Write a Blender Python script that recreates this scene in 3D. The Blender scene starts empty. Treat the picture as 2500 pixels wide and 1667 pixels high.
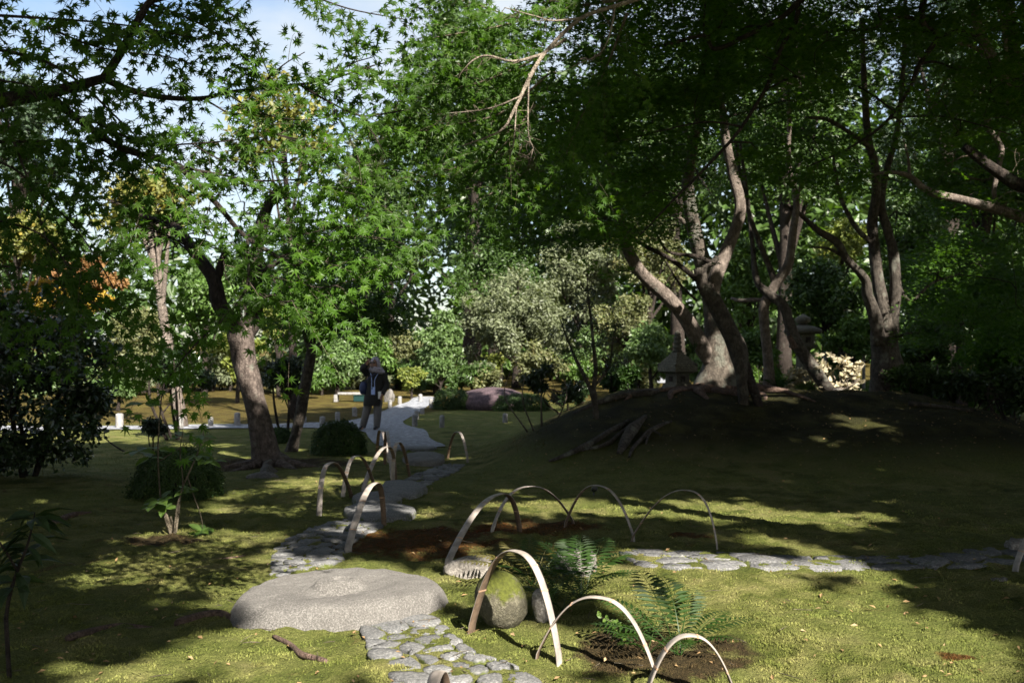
import bpy, bmesh, math, random
import numpy as np
from mathutils import Vector, Matrix, geometry

SC = bpy.context.scene
COL = SC.collection
rnd = random.Random(11)
rng = np.random.default_rng(7)

# ---------------------------------------------------------------- camera, sky, sun, exposure
EYE = 1.58
FPX = 2430.0                      # focal length in photo pixels (35 mm on a 36 mm sensor, 2500 px wide)
cam = bpy.data.cameras.new('camera')
cam.lens = 35.0; cam.sensor_width = 36.0
cam.shift_y = 42.0 / 2500.0
cam.clip_start = 0.05; cam.clip_end = 2500.0
cam.dof.use_dof = True; cam.dof.focus_distance = 6.8; cam.dof.aperture_fstop = 3.5
camo = bpy.data.objects.new('camera', cam); COL.objects.link(camo)
camo.location = (0, 0, EYE); camo.rotation_euler = (math.radians(90), 0, 0)
SC.camera = camo

SUN_EL = math.radians(40.0); SUN_ROT = math.radians(150.0)
S = np.array([math.sin(SUN_ROT) * math.cos(SUN_EL), math.cos(SUN_ROT) * math.cos(SUN_EL), math.sin(SUN_EL)])
sun = bpy.data.lights.new('sun', 'SUN'); sun.energy = 5.0; sun.angle = math.radians(0.53); sun.color = (1.0, 0.93, 0.82)
suno = bpy.data.objects.new('sun', sun); COL.objects.link(suno)
suno.rotation_euler = Vector((-S[0], -S[1], -S[2])).to_track_quat('-Z', 'Y').to_euler()
suno.location = (10, -18, 20)

world = bpy.data.worlds.new('World'); SC.world = world; world.use_nodes = True
wn = world.node_tree.nodes; wl = world.node_tree.links
bg = wn['Background']; bg.inputs['Strength'].default_value = 0.05
sky = wn.new('ShaderNodeTexSky'); sky.sky_type = 'NISHITA'; sky.sun_disc = False
sky.sun_elevation = SUN_EL; sky.sun_rotation = SUN_ROT; sky.air_density = 1.1; sky.dust_density = 1.5
tc = wn.new('ShaderNodeTexCoord'); mp = wn.new('ShaderNodeMapping'); mp.inputs['Scale'].default_value = (1.0, 1.0, 2.2)
nz = wn.new('ShaderNodeTexNoise'); nz.inputs['Scale'].default_value = 2.3; nz.inputs['Detail'].default_value = 7; nz.inputs['Roughness'].default_value = 0.6
cr = wn.new('ShaderNodeValToRGB'); cr.color_ramp.elements[0].position = 0.40; cr.color_ramp.elements[1].position = 0.68
mx = wn.new('ShaderNodeMix'); mx.data_type = 'RGBA'
mx.inputs['B'].default_value = (4.3, 4.6, 4.8, 1)
wl.new(tc.outputs['Generated'], mp.inputs['Vector']); wl.new(mp.outputs[0], nz.inputs['Vector']); wl.new(nz.outputs['Fac'], cr.inputs[0])
wl.new(cr.outputs[0], mx.inputs['Factor']); wl.new(sky.outputs[0], mx.inputs['A']); wl.new(mx.outputs['Result'], bg.inputs['Color'])

SC.view_settings.view_transform = 'Standard'; SC.view_settings.look = 'None'
SC.view_settings.gamma = 1.0; SC.view_settings.use_curve_mapping = False
SC.view_settings.exposure = 2.05
SC.cycles.max_bounces = 7; SC.cycles.diffuse_bounces = 3; SC.cycles.transmission_bounces = 3; SC.cycles.glossy_bounces = 2
SC.cycles.use_denoising = True

# ---------------------------------------------------------------- helpers
K = 2500.0 / 2352.0
def P(px, py, d):                 # photo pixel + distance -> point
    return np.array([(px - 1250.0) / FPX * d, d, EYE + (875.0 - py) / FPX * d])
def V(x, y, d):
    return P(x * K, y * K, d)

def sstep(a, b, x):
    t = np.clip((x - a) / (b - a), 0, 1); return t * t * (3 - 2 * t)

_ph = np.random.default_rng(3).uniform(0, 6.283, (40, 3))
def wob(x, y, sc, k=0):           # cheap smooth 2-d noise, about -1..1
    a = 0
    for i in range(5):
        p = _ph[(k * 5 + i) % 40]; an = p[2]
        u = x * math.cos(an) + y * math.sin(an); v = -x * math.sin(an) + y * math.cos(an)
        f = sc * (0.7 + 0.37 * i)
        a = a + np.sin(u * f + p[0]) * np.sin(v * f * 0.83 + p[1])
    return a / 2.2

def height(x, y):
    x = np.asarray(x, float); y = np.asarray(y, float)
    w = 0.25 * wob(x, y, 0.7, 1)
    m = 1.02 * sstep(-0.9, 2.4, x + w) * (1 - sstep(5.6, 11.5, x + w)) * sstep(11.6, 16.6, y + w) * (1 - sstep(18.2, 23.0, y))
    m = m * (1 + 0.06 * wob(x, y, 1.3, 2))
    far = 0.035 * np.clip(y - 30, 0, 90) + 0.008 * np.clip(y - 120, 0, 400)
    near = (1 - sstep(11, 19, y)) * (0.018 * wob(x, y, 1.6, 3) + 0.009 * wob(x, y, 5.5, 4))
    near = near * sstep(2.0, 4.0, y) 
    return m + far + near

def G(px, py):                    # where the photo pixel's ray meets the ground
    d = 3.0
    for _ in range(3000):
        p = P(px, py, d)
        if p[2] <= height(p[0], p[1]): break
        d *= 1.012
    lo, hi = d / 1.012, d
    for _ in range(16):
        m = (lo + hi) / 2; p = P(px, py, m)
        if p[2] <= height(p[0], p[1]): hi = m
        else: lo = m
    p = P(px, py, hi); return np.array([p[0], p[1], float(height(p[0], p[1]))])
def GV(x, y): return G(x * K, y * K)

LOC = {}                          # world location of every object (no rotations in parents)
def empty(name, loc, label, cat, group=None, kind=None):
    o = bpy.data.objects.new(name, None); COL.objects.link(o)
    o.empty_display_size = 0.2
    o.location = tuple(float(v) for v in loc); LOC[o.name] = np.array(loc, float)
    tag(o, label, cat, group, kind); return o
def tag(o, label=None, cat=None, group=None, kind=None):
    if label: o['label'] = label
    if cat: o['category'] = cat
    if group: o['group'] = group
    if kind: o['kind'] = kind
    return o

def mesh_np(name, Vv, F, mats, parent=None, smooth=True, loc=None, fmat=None):
    """Vv (n,3) world coordinates; F list of arrays, each (m,k) faces of k corners."""
    if not isinstance(F, (list, tuple)): F = [F]
    F = [np.asarray(f, np.int64) for f in F if len(f)]
    Vv = np.asarray(Vv, float)
    base = np.zeros(3)
    if parent is not None: base = LOC[parent.name]
    if loc is not None: base = np.array(loc, float)
    me = bpy.data.meshes.new(name)
    me.vertices.add(len(Vv)); me.vertices.foreach_set('co', (Vv - base).astype(np.float32).ravel())
    idx = np.concatenate([f.ravel() for f in F]); tot = np.concatenate([np.full(len(f), f.shape[1]) for f in F])
    st = np.concatenate([[0], np.cumsum(tot)[:-1]])
    me.loops.add(len(idx)); me.loops.foreach_set('vertex_index', idx.astype(np.int32))
    me.polygons.add(len(tot)); me.polygons.foreach_set('loop_start', st.astype(np.int32))
    me.polygons.foreach_set('use_smooth', np.full(len(tot), bool(smooth)))
    if not isinstance(mats, (list, tuple)): mats = [mats]
    for m in mats: me.materials.append(m)
    if fmat is not None: me.polygons.foreach_set('material_index', np.asarray(fmat, np.int32))
    me.update(calc_edges=True); me.validate()
    o = bpy.data.objects.new(name, me); COL.objects.link(o)
    if parent is not None:
        o.parent = parent; LOC[o.name] = LOC[parent.name]
        if loc is not None:
            o.location = tuple(np.array(loc) - LOC[parent.name]); LOC[o.name] = np.array(loc, float)
    else:
        o.location = tuple(base); LOC[o.name] = base
    return o

class MB:
    def __init__(s): s.v = []; s.q = []; s.t = []; s.n = 0
    def add(s, v, q=None, t=None):
        v = np.asarray(v, float)
        if q is not None and len(q): s.q.append(np.asarray(q, np.int64) + s.n)
        if t is not None and len(t): s.t.append(np.asarray(t, np.int64) + s.n)
        s.v.append(v); s.n += len(v)
    def build(s, name, mat, parent=None, smooth=True, loc=None):
        F = []
        if s.q: F.append(np.concatenate(s.q))
        if s.t: F.append(np.concatenate(s.t))
        return mesh_np(name, np.concatenate(s.v), F, mat, parent, smooth, loc)

def unit(v): 
    v = np.asarray(v, float); return v / (np.linalg.norm(v, axis=-1, keepdims=True) + 1e-12)

def spline(pts, per=6):           # Catmull-Rom through rows of pts (any width)
    p = np.asarray(pts, float)
    if len(p) < 3: 
        t = np.linspace(0, 1, per + 1)[:, None]; return p[0] * (1 - t) + p[-1] * t
    e = np.vstack([2 * p[0] - p[1], p, 2 * p[-1] - p[-2]]); out = []
    for i in range(1, len(e) - 2):
        t = np.linspace(0, 1, per, endpoint=False)[:, None]
        a, b, c, d = e[i - 1], e[i], e[i + 1], e[i + 2]
        out.append(0.5 * ((2 * b) + (-a + c) * t + (2 * a - 5 * b + 4 * c - d) * t * t + (-a + 3 * b - 3 * c + d) * t ** 3))
    out.append(p[-1:]); return np.vstack(out)

def tube(mb, pts, rad, seg=8, gnarl=0.0, cap=True, seed=0):
    pts = np.asarray(pts, float); n = len(pts); rad = np.maximum(np.asarray(rad, float), 0.0008)
    tan = unit(np.gradient(pts, axis=0))
    up = np.array([0.31, 0.17, 0.93]) if abs(tan[0][2]) < 0.9 else np.array([1.0, 0.1, 0.0])
    u = unit(np.cross(tan[0], up)); U = [u]
    for i in range(1, n):
        u = u - tan[i] * np.dot(u, tan[i]); u = u / (np.linalg.norm(u) + 1e-9); U.append(u)
    U = np.array(U); W = np.cross(tan, U)
    a = np.arange(seg) / seg * 2 * math.pi
    r = np.repeat(rad[:, None], seg, 1)
    if gnarl:
        L = np.concatenate([[0], np.cumsum(np.linalg.norm(np.diff(pts, axis=0), axis=1))])[:, None]
        q = _ph[seed % 40]
        r = r * (1 + gnarl * (np.sin(2 * a + q[0] + L * 2.1) * 0.5 + np.sin(3 * a + q[1] - L * 3.3) * 0.4 + 0.35 * np.sin(L * 9 + a * 2 + q[2]) + 0.3 * np.sin(5 * a + L * 5 + q[0])))
    v = pts[:, None, :] + (np.cos(a)[None, :, None] * U[:, None, :] + np.sin(a)[None, :, None] * W[:, None, :]) * r[:, :, None]
    v = v.reshape(-1, 3)
    i = np.arange(n - 1)[:, None] * seg; j = np.arange(seg)[None, :]; j2 = (j + 1) % seg
    q = np.stack([i + j, i + j2, i + seg + j2, i + seg + j], -1).reshape(-1, 4)
    t = None
    if cap:
        v = np.vstack([v, pts[:1], pts[-1:]]); c0 = n * seg; c1 = c0 + 1
        jj = np.arange(seg); k2 = (jj + 1) % seg
        t = np.vstack([np.stack([np.full(seg, c0), k2, jj], 1), np.stack([np.full(seg, c1), (n - 1) * seg + jj, (n - 1) * seg + k2], 1)])
    mb.add(v, q, t)

def limb(mb, rows, seg=10, gnarl=0.12, per=6, seed=0):   # rows: x, y, z, r
    s = spline(rows, per); tube(mb, s[:, :3], s[:, 3], seg, gnarl, True, seed); return s

def VL(rows):                      # view pixels, distance, radius in view pixels -> x, y, z, r
    out = []
    for x, y, d, r in rows:
        p = V(x, y, d); out.append([p[0], p[1], p[2], r / 2286.0 * d])
    return np.array(out)

def box(mb, c, s, rz=0.0, bev=0.0):
    c = np.array(c, float); hx, hy, hz = [k / 2 for k in s]
    b = min(bev, hx * .5, hy * .5, hz * .5)
    pts = []
    if b <= 0:
        for z in (-hz, hz):
            for x, y in ((-hx, -hy), (hx, -hy), (hx, hy), (-hx, hy)): pts.append((x, y, z))
        rings = 2; k = 4
    else:
        rings = 4; k = 8
        for z, e in ((-hz, b), (-hz + b, 0), (hz - b, 0), (hz, b)):
            X, Y = hx - e, hy - e
            for x, y in ((-X + b, -Y), (X - b, -Y), (X, -Y + b), (X, Y - b), (X - b, Y), (-X + b, Y), (-X, Y - b), (-X, -Y + b)): pts.append((x, y, z))
    pts = np.array(pts); cz, sz = math.cos(rz), math.sin(rz)
    pts = np.stack([pts[:, 0] * cz - pts[:, 1] * sz, pts[:, 0] * sz + pts[:, 1] * cz, pts[:, 2]], 1) + c
    q = []; t = []
    for r in range(rings - 1):
        for j in range(k): q.append((r * k + j, r * k + (j + 1) % k, (r + 1) * k + (j + 1) % k, (r + 1) * k + j))
    for j in range(1, k - 1):
        t.append((0, j + 1, j)); o = (rings - 1) * k; t.append((o, o + j, o + j + 1))
    mb.add(pts, q, t)

def lathe(mb, c, prof, seg=16, sq=None, rz=0.0, tilt=(0, 0)):   # prof: (r, z); sq: square cross-section
    c = np.array(c, float); a = np.arange(seg) / seg * 2 * math.pi + rz
    if sq:
        a0 = np.arange(seg) / seg * 2 * math.pi
        k = 1 / np.maximum(np.abs(np.cos(a0)), np.abs(np.sin(a0)))
    else: k = np.ones(seg)
    v = []
    for r, z in prof: v.append(np.stack([np.cos(a) * r * k + z * tilt[0], np.sin(a) * r * k + z * tilt[1], np.full(seg, z)], 1))
    v = np.vstack(v) + c; n = len(prof)
    i = np.arange(n - 1)[:, None] * seg; j = np.arange(seg)[None, :]; j2 = (j + 1) % seg
    q = np.stack([i + j, i + j2, i + seg + j2, i + seg + j], -1).reshape(-1, 4)
    zt = prof[-1][1]; zb = prof[0][1]
    v = np.vstack([v, c + np.array([zt * tilt[0], zt * tilt[1], zt]), c + np.array([zb * tilt[0], zb * tilt[1], zb])]); m = n * seg; jj = np.arange(seg); k2 = (jj + 1) % seg
    t = np.vstack([np.stack([(n - 1) * seg + jj, (n - 1) * seg + k2, np.full(seg, m)], 1), np.stack([k2, jj, np.full(seg, m + 1)], 1)])
    mb.add(v, q, t)

# ---------------------------------------------------------------- materials
def newmat(name):
    m = bpy.data.materials.new(name); m.use_nodes = True
    n = m.node_tree.nodes; l = m.node_tree.links
    return m, n, l, n['Principled BSDF']
def nnoise(n, l, vec, scale, detail=4, rough=0.55, dist=0.0):
    x = n.new('ShaderNodeTexNoise'); x.inputs['Scale'].default_value = scale; x.inputs['Detail'].default_value = detail
    x.inputs['Roughness'].default_value = rough; x.inputs['Distortion'].default_value = dist
    if vec is not None: l.new(vec, x.inputs['Vector'])
    return x.outputs['Fac']
def nramp(n, l, fac, stops):
    r = n.new('ShaderNodeValToRGB'); e = r.color_ramp.elements
    while len(e) < len(stops): e.new(0.5)
    for k, (p, c) in zip(e, stops):
        k.position = p; k.color = (*c, 1) if len(c) == 3 else c
    l.new(fac, r.inputs[0]); return r.outputs[0]
def nmix(n, l, fac, a, b, mode='MIX'):
    x = n.new('ShaderNodeMix'); x.data_type = 'RGBA'; x.blend_type = mode
    for s, v in (('Factor', fac), ('A', a), ('B', b)):
        if hasattr(v, 'links'): l.new(v, x.inputs[s])
        elif s == 'Factor': x.inputs[s].default_value = v
        else: x.inputs[s].default_value = (*v, 1)
    return x.outputs['Result']
def nmath(n, l, op, a, b=None, clamp=False):
    x = n.new('ShaderNodeMath'); x.operation = op; x.use_clamp = clamp
    for i, v in enumerate((a, b)):
        if v is None: continue
        if hasattr(v, 'links'): l.new(v, x.inputs[i])
        else: x.inputs[i].default_value = v
    return x.outputs[0]
def nbump(n, l, h, bs, strength=0.5, dist=0.01):
    b = n.new('ShaderNodeBump'); b.inputs['Strength'].default_value = strength; b.inputs['Distance'].default_value = dist
    l.new(h, b.inputs['Height']); l.new(b.outputs[0], bs.inputs['Normal'])
def geo(n): return n.new('ShaderNodeNewGeometry')

def leaf_mat(name, a, b, c=None, trans=0.45, rough=0.45, gloss=0.35, island=True, tint=(1.4, 1.5, 0.5)):
    """a..b: range of leaf colours; c: a rarer third one (turning leaves)."""
    m, n, l, bs = newmat(name)
    if island: f = geo(n).outputs['Random Per Island']
    else: f = n.new('ShaderNodeObjectInfo').outputs['Random']
    st = [(0.0, a), (0.86, b)] + ([(1.0, c)] if c else [])
    col = nramp(n, l, f, st)
    big = nnoise(n, l, geo(n).outputs['Position'], 1.1, 3)
    col = nmix(n, l, 0.5, col, nramp(n, l, big, [(0.3, tuple(v * 0.55 for v in a)), (0.7, tuple(v * 1.25 for v in b))]))
    l.new(col, bs.inputs['Base Color']); bs.inputs['Roughness'].default_value = rough; bs.inputs['Specular IOR Level'].default_value = gloss
    tr = n.new('ShaderNodeBsdfTranslucent'); tcx = nmix(n, l, 1.0, col, tint, 'MULTIPLY'); l.new(tcx, tr.inputs['Color'])
    mxs = n.new('ShaderNodeMixShader'); mxs.inputs[0].default_value = trans
    l.new(bs.outputs[0], mxs.inputs[1]); l.new(tr.outputs[0], mxs.inputs[2]); l.new(mxs.outputs[0], n['Material Output'].inputs['Surface'])
    return m

def bark_mat(name, a, b, lichen=(0.19, 0.195, 0.16), lich=0.62, scale=1.0):
    m, n, l, bs = newmat(name); p = geo(n).outputs['Position']
    mpn = n.new('ShaderNodeMapping'); mpn.inputs['Scale'].default_value = (1, 1, 0.38); l.new(p, mpn.inputs['Vector'])
    str_ = nnoise(n, l, mpn.outputs[0], 30 * scale, 6, 0.65, 0.6)
    fine = nnoise(n, l, p, 70 * scale, 3); patch = nnoise(n, l, p, 4.5, 5, 0.6)
    col = nramp(n, l, str_, [(0.3, tuple(v * .7 for v in a)), (0.5, tuple((v + w) / 2 for v, w in zip(a, b))), (0.68, b)])
    blot = nnoise(n, l, p, 11, 5, 0.7); col = nmix(n, l, nramp(n, l, blot, [(0.42, (.7, .7, .7)), (0.6, (0, 0, 0))]), col, tuple(v * .55 for v in a))
    lm = nramp(n, l, patch, [(lich - 0.05, (0, 0, 0)), (lich + 0.06, (1, 1, 1))])
    col = nmix(n, l, nmath(n, l, 'MULTIPLY', lm, 0.75), col, lichen)
    col = nmix(n, l, nmath(n, l, 'MULTIPLY', fine, 0.35), col, tuple(v * 0.4 for v in a))
    l.new(col, bs.inputs['Base Color']); bs.inputs['Roughness'].default_value = 0.9; bs.inputs['Specular IOR Level'].default_value = 0.2
    nbump(n, l, nmath(n, l, 'ADD', str_, nmath(n, l, 'MULTIPLY', fine, 0.4)), bs, 1.0, 0.06)
    return m

def stone_mat(name, a, b, speck=60, moss=None, mossz=0.4, mossp=0.5, bump=0.5, seams=0.0):
    m, n, l, bs = newmat(name); g = geo(n); p = g.outputs['Position']
    big = nnoise(n, l, p, 5, 6, 0.65); fine = nnoise(n, l, p, speck, 4, 0.75); sp = nnoise(n, l, p, speck * 3.1, 2)
    col = nramp(n, l, big, [(0.3, a), (0.7, b)])
    col = nmix(n, l, 0.55, col, nramp(n, l, fine, [(0.36, tuple(v * 0.35 for v in a)), (0.5, a), (0.66, tuple(min(1, v * 1.45) for v in b))]))
    col = nmix(n, l, nramp(n, l, sp, [(0.62, (0, 0, 0)), (0.7, (.5, .5, .5))]), col, (0.05, 0.05, 0.05))
    hsv = n.new('ShaderNodeHueSaturation'); oi = n.new('ShaderNodeObjectInfo')
    l.new(nmath(n, l, 'ADD', 0.78, nmath(n, l, 'MULTIPLY', oi.outputs['Random'], 0.45)), hsv.inputs['Value']); l.new(col, hsv.inputs['Color']); col = hsv.outputs[0]
    if moss:
        nx = n.new('ShaderNodeSeparateXYZ'); l.new(g.outputs['Normal'], nx.inputs[0])
        mn = nnoise(n, l, p, 9, 6, 0.7)
        f = nmath(n, l, 'ADD', nmath(n, l, 'MULTIPLY', nx.outputs[2], mossz), nmath(n, l, 'MULTIPLY', mn, 1.0))
        f = nramp(n, l, f, [(mossp, (0, 0, 0)), (mossp + 0.14, (1, 1, 1))])
        mc = nramp(n, l, nnoise(n, l, p, 45, 3), [(0.3, tuple(v * .5 for v in moss)), (0.7, moss)])
        col = nmix(n, l, f, col, mc)
    l.new(col, bs.inputs['Base Color']); bs.inputs['Roughness'].default_value = 0.85; bs.inputs['Specular IOR Level'].default_value = 0.25
    nbump(n, l, nmath(n, l, 'ADD', fine, nmath(n, l, 'MULTIPLY', big, 1.2)), bs, bump, 0.02)
    return m

def plain_mat(name, col, rough=0.7, var=0.2, scale=20, spec=0.3):
    m, n, l, bs = newmat(name); p = geo(n).outputs['Position']
    f = nnoise(n, l, p, scale, 5, 0.6)
    c = nramp(n, l, f, [(0.3, tuple(v * (1 - var) for v in col)), (0.7, tuple(min(1, v * (1 + var)) for v in col))])
    l.new(c, bs.inputs['Base Color']); bs.inputs['Roughness'].default_value = rough; bs.inputs['Specular IOR Level'].default_value = spec
    nbump(n, l, f, bs, 0.2, 0.005); return m

def moss_mat(name, relief=True):
    m, n, l, bs = newmat(name); g = geo(n); p = g.outputs['Position']
    xyz = n.new('ShaderNodeSeparateXYZ'); l.new(p, xyz.inputs[0]); X, Y, Z = xyz.outputs
    b1 = nnoise(n, l, p, 0.55, 4, 0.6, 0.4); b2 = nnoise(n, l, p, 2.6, 5, 0.65, 0.3); b3 = nnoise(n, l, p, 26, 4, 0.7); b4 = nnoise(n, l, p, 110, 3, 0.7)
    col = nramp(n, l, b2, [(0.28, (0.040, 0.060, 0.012)), (0.42, (0.115, 0.128, 0.030)), (0.55, (0.215, 0.210, 0.070)), (0.72, (0.30, 0.258, 0.118))])
    col = nmix(n, l, nramp(n, l, b1, [(0.42, (0, 0, 0)), (0.62, (.85, .85, .85))]), col, nramp(n, l, b3, [(0.3, (0.080, 0.105, 0.020)), (0.7, (0.215, 0.232, 0.065))]))
    # bare brown and ochre scraps
    br = nnoise(n, l, p, 1.7, 5, 0.7, 0.8)
    col = nmix(n, l, nramp(n, l, br, [(0.62, (0, 0, 0)), (0.72, (.8, .8, .8))]), col, nramp(n, l, b3, [(0.3, (0.060, 0.030, 0.012)), (0.7, (0.19, 0.115, 0.050))]))
    def blob(cx, cy, rx, ry, soft=0.5, wv=0.9):
        dx = nmath(n, l, 'DIVIDE', nmath(n, l, 'SUBTRACT', X, cx), rx); dy = nmath(n, l, 'DIVIDE', nmath(n, l, 'SUBTRACT', Y, cy), ry)
        r = nmath(n, l, 'ADD', nmath(n, l, 'MULTIPLY', dx, dx), nmath(n, l, 'MULTIPLY', dy, dy))
        r = nmath(n, l, 'ADD', r, nmath(n, l, 'MULTIPLY', nmath(n, l, 'SUBTRACT', b2, 0.5), wv * 4))
        return nramp(n, l, r, [(0.55, (1, 1, 1)), (min(1.0, 0.55 + soft), (0, 0, 0))])
    # rusty red moss beside the cobbled path
    red = nramp(n, l, b3, [(0.3, (0.030, 0.028, 0.006)), (0.52, (0.095, 0.030, 0.010)), (0.72, (0.24, 0.060, 0.016))])
    for bx in ((-0.75, 8.6, 0.85, 0.75), (0.15, 9.3, 0.7, 0.5), (1.6, 8.9, 0.22, 0.2), (2.35, 5.3, 0.12, .07)):
        col = nmix(n, l, nmath(n, l, 'MULTIPLY', blob(*bx), 0.85), col, red)
    soil = nramp(n, l, b3, [(0.3, (0.022, 0.014, 0.009)), (0.7, (0.085, 0.050, 0.028))])
    for bx in ((-3.05, 8.6, 0.42, 0.26), (0.78, 5.35, 0.5, 0.5), (-3.75, 15.0, 1.5, 1.0)):
        col = nmix(n, l, nmath(n, l, 'MULTIPLY', blob(*bx), 0.9), col, soil)
    # the mound is bare brown earth with thin moss, darkened to stand in for deeper shade
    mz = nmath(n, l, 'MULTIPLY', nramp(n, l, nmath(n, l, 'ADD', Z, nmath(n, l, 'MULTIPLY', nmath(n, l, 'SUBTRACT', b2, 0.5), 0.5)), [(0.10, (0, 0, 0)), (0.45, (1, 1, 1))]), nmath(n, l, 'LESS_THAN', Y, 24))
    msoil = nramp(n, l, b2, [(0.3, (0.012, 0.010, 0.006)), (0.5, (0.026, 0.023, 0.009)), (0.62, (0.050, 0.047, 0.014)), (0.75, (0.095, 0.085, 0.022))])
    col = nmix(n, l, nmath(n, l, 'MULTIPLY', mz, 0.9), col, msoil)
    # gold-brown lawn beyond the gravel
    lawn = nramp(n, l, b2, [(0.3, (0.050, 0.045, 0.012)), (0.5, (0.095, 0.068, 0.020)), (0.7, (0.15, 0.135, 0.030))])
    xr = nmath(n, l, 'MULTIPLY', nmath(n, l, 'MULTIPLY', nmath(n, l, 'ADD', X, 3.6), 0.5, True), 9.0)
    fy = nramp(n, l, nmath(n, l, 'DIVIDE', nmath(n, l, 'SUBTRACT', nmath(n, l, 'ADD', Y, nmath(n, l, 'MULTIPLY', b1, 3)), xr), 60), [(0.405, (0, 0, 0)), (0.44, (1, 1, 1))])
    col = nmix(n, l, fy, col, lawn)
    col = nmix(n, l, nramp(n, l, b4, [(0.35, (.9, .9, .9)), (0.62, (0, 0, 0))]), col, nmix(n, l, 1.0, col, (0.36, 0.40, 0.32), 'MULTIPLY'))
    l.new(col, bs.inputs['Base Color']); bs.inputs['Roughness'].default_value = 0.95; bs.inputs['Specular IOR Level'].default_value = 0.1
    if relief: nbump(n, l, nmath(n, l, 'ADD', nmath(n, l, 'MULTIPLY', b4, 0.6), b3), bs, 1.0, 0.06)
    return m

M = {}
M['moss'] = moss_mat('moss'); M['tuft'] = moss_mat('moss_tuft', False)
M['gravel'] = stone_mat('gravel', (0.17, 0.178, 0.20), (0.33, 0.34, 0.37), speck=9, bump=0.7)
M['granite'] = stone_mat('granite', (0.115, 0.108, 0.100), (0.225, 0.214, 0.200), speck=95, moss=(0.07, 0.075, 0.03), mossz=-0.32, mossp=0.60, bump=0.9)
M['cobble'] = stone_mat('cobble', (0.085, 0.087, 0.090), (0.185, 0.182, 0.176), speck=60, moss=(0.09, 0.11, 0.02), mossz=-0.25, mossp=0.40, bump=0.6)
M['slab'] = stone_mat('slab', (0.085, 0.086, 0.090), (0.18, 0.177, 0.172), speck=40, moss=(0.10, 0.12, 0.022), mossz=-0.1, mossp=0.50, bump=0.8)
M['boulder'] = stone_mat('mossy_boulder', (0.055, 0.050, 0.034), (0.125, 0.115, 0.080), speck=45, moss=(0.075, 0.085, 0.012), mossz=0.34, mossp=0.54, bump=0.8)
M['rock'] = stone_mat('rock', (0.15, 0.135, 0.12), (0.27, 0.25, 0.225), speck=35, bump=0.8)
M['purple_rock'] = stone_mat('purple_rock', (0.036, 0.024, 0.028), (0.070, 0.048, 0.054), speck=16, bump=0.8)
M['lantern'] = stone_mat('lantern_stone', (0.055, 0.052, 0.040), (0.125, 0.117, 0.092), speck=30, moss=(0.07, 0.075, 0.03), mossz=0.15, mossp=0.75, bump=0.6)
M['bamboo'] = plain_mat('weathered_bamboo', (0.235, 0.206, 0.182), 0.5, 0.4, 14, 0.35)
M['bamboo_in'] = plain_mat('bamboo_inside', (0.11, 0.075, 0.05), 0.8, 0.35, 30)
M['bamboo_node'] = plain_mat('bamboo_node', (0.33, 0.21, 0.14), 0.6, 0.3, 40)
M['post'] = plain_mat('pale_post', (0.19, 0.185, 0.18), 0.85, 0.4, 12)
M['bark'] = bark_mat('maple_bark', (0.048, 0.041, 0.034), (0.145, 0.123, 0.102))
M['bark_pale'] = bark_mat('pale_bark', (0.145, 0.117, 0.098), (0.32, 0.265, 0.225), lich=0.66)  # tone raised so sun patches on the mound limbs read brighter
M['bark_dark'] = bark_mat('dark_bark', (0.022, 0.017, 0.014), (0.075, 0.058, 0.048), lich=0.68)
M['bark_big'] = bark_mat('big_trunk_bark', (0.080, 0.067, 0.054), (0.20, 0.168, 0.136), lich=0.55)
M['bark_left'] = bark_mat('scaly_bark', (0.070, 0.054, 0.046), (0.22, 0.178, 0.155), lich=0.66, scale=0.7)
M['twig'] = bark_mat('twig_bark', (0.11, 0.09, 0.062), (0.26, 0.22, 0.16), lich=0.8)
M['twig_pale'] = bark_mat('dead_twig_bark', (0.22, 0.18, 0.14), (0.42, 0.36, 0.29), lich=0.8)
M['root'] = bark_mat('root_bark', (0.10, 0.065, 0.05), (0.24, 0.165, 0.13), lich=0.72)
g1, g2 = (0.023, 0.057, 0.006), (0.056, 0.122, 0.013)
M['maple'] = leaf_mat('maple_leaf', g1, g2, (0.10, 0.16, 0.02), 0.55, 0.45, 0.25)
M['maple_one'] = leaf_mat('maple_leaf_single', g1, g2, (0.10, 0.16, 0.02), 0.55, 0.45, 0.25, island=False)
M['maple_over'] = leaf_mat('overhead_maple_leaf', (0.032, 0.076, 0.009), (0.074, 0.155, 0.018), (0.12, 0.18, 0.02), 0.60, 0.45, 0.3)
M['maple_over_one'] = leaf_mat('overhead_maple_leaf_single', (0.032, 0.076, 0.009), (0.074, 0.155, 0.018), (0.12, 0.18, 0.02), 0.60, 0.45, 0.3, island=False)
M['maple_dark'] = leaf_mat('maple_leaf_dark', (0.026, 0.064, 0.010), (0.058, 0.120, 0.017), None, 0.50, 0.5, 0.25)
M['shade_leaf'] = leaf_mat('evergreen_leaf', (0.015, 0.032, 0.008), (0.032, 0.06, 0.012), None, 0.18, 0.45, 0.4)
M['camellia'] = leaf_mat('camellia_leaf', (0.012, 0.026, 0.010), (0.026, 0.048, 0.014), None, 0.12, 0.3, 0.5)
M['box'] = leaf_mat('box_leaf', (0.016, 0.036, 0.008), (0.040, 0.075, 0.014), None, 0.25, 0.5, 0.3)
M['fern'] = leaf_mat('fern_frond', (0.012, 0.032, 0.006), (0.026, 0.058, 0.009), None, 0.32, 0.5, 0.3)
M['fern_dry'] = leaf_mat('fern_frond_yellow', (0.06, 0.065, 0.015), (0.11, 0.095, 0.025), None, 0.35, 0.6, 0.2)
M['hydrangea'] = leaf_mat('hydrangea_leaf', (0.045, 0.095, 0.018), (0.085, 0.14, 0.022), None, 0.40, 0.5, 0.3, island=False)
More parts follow.
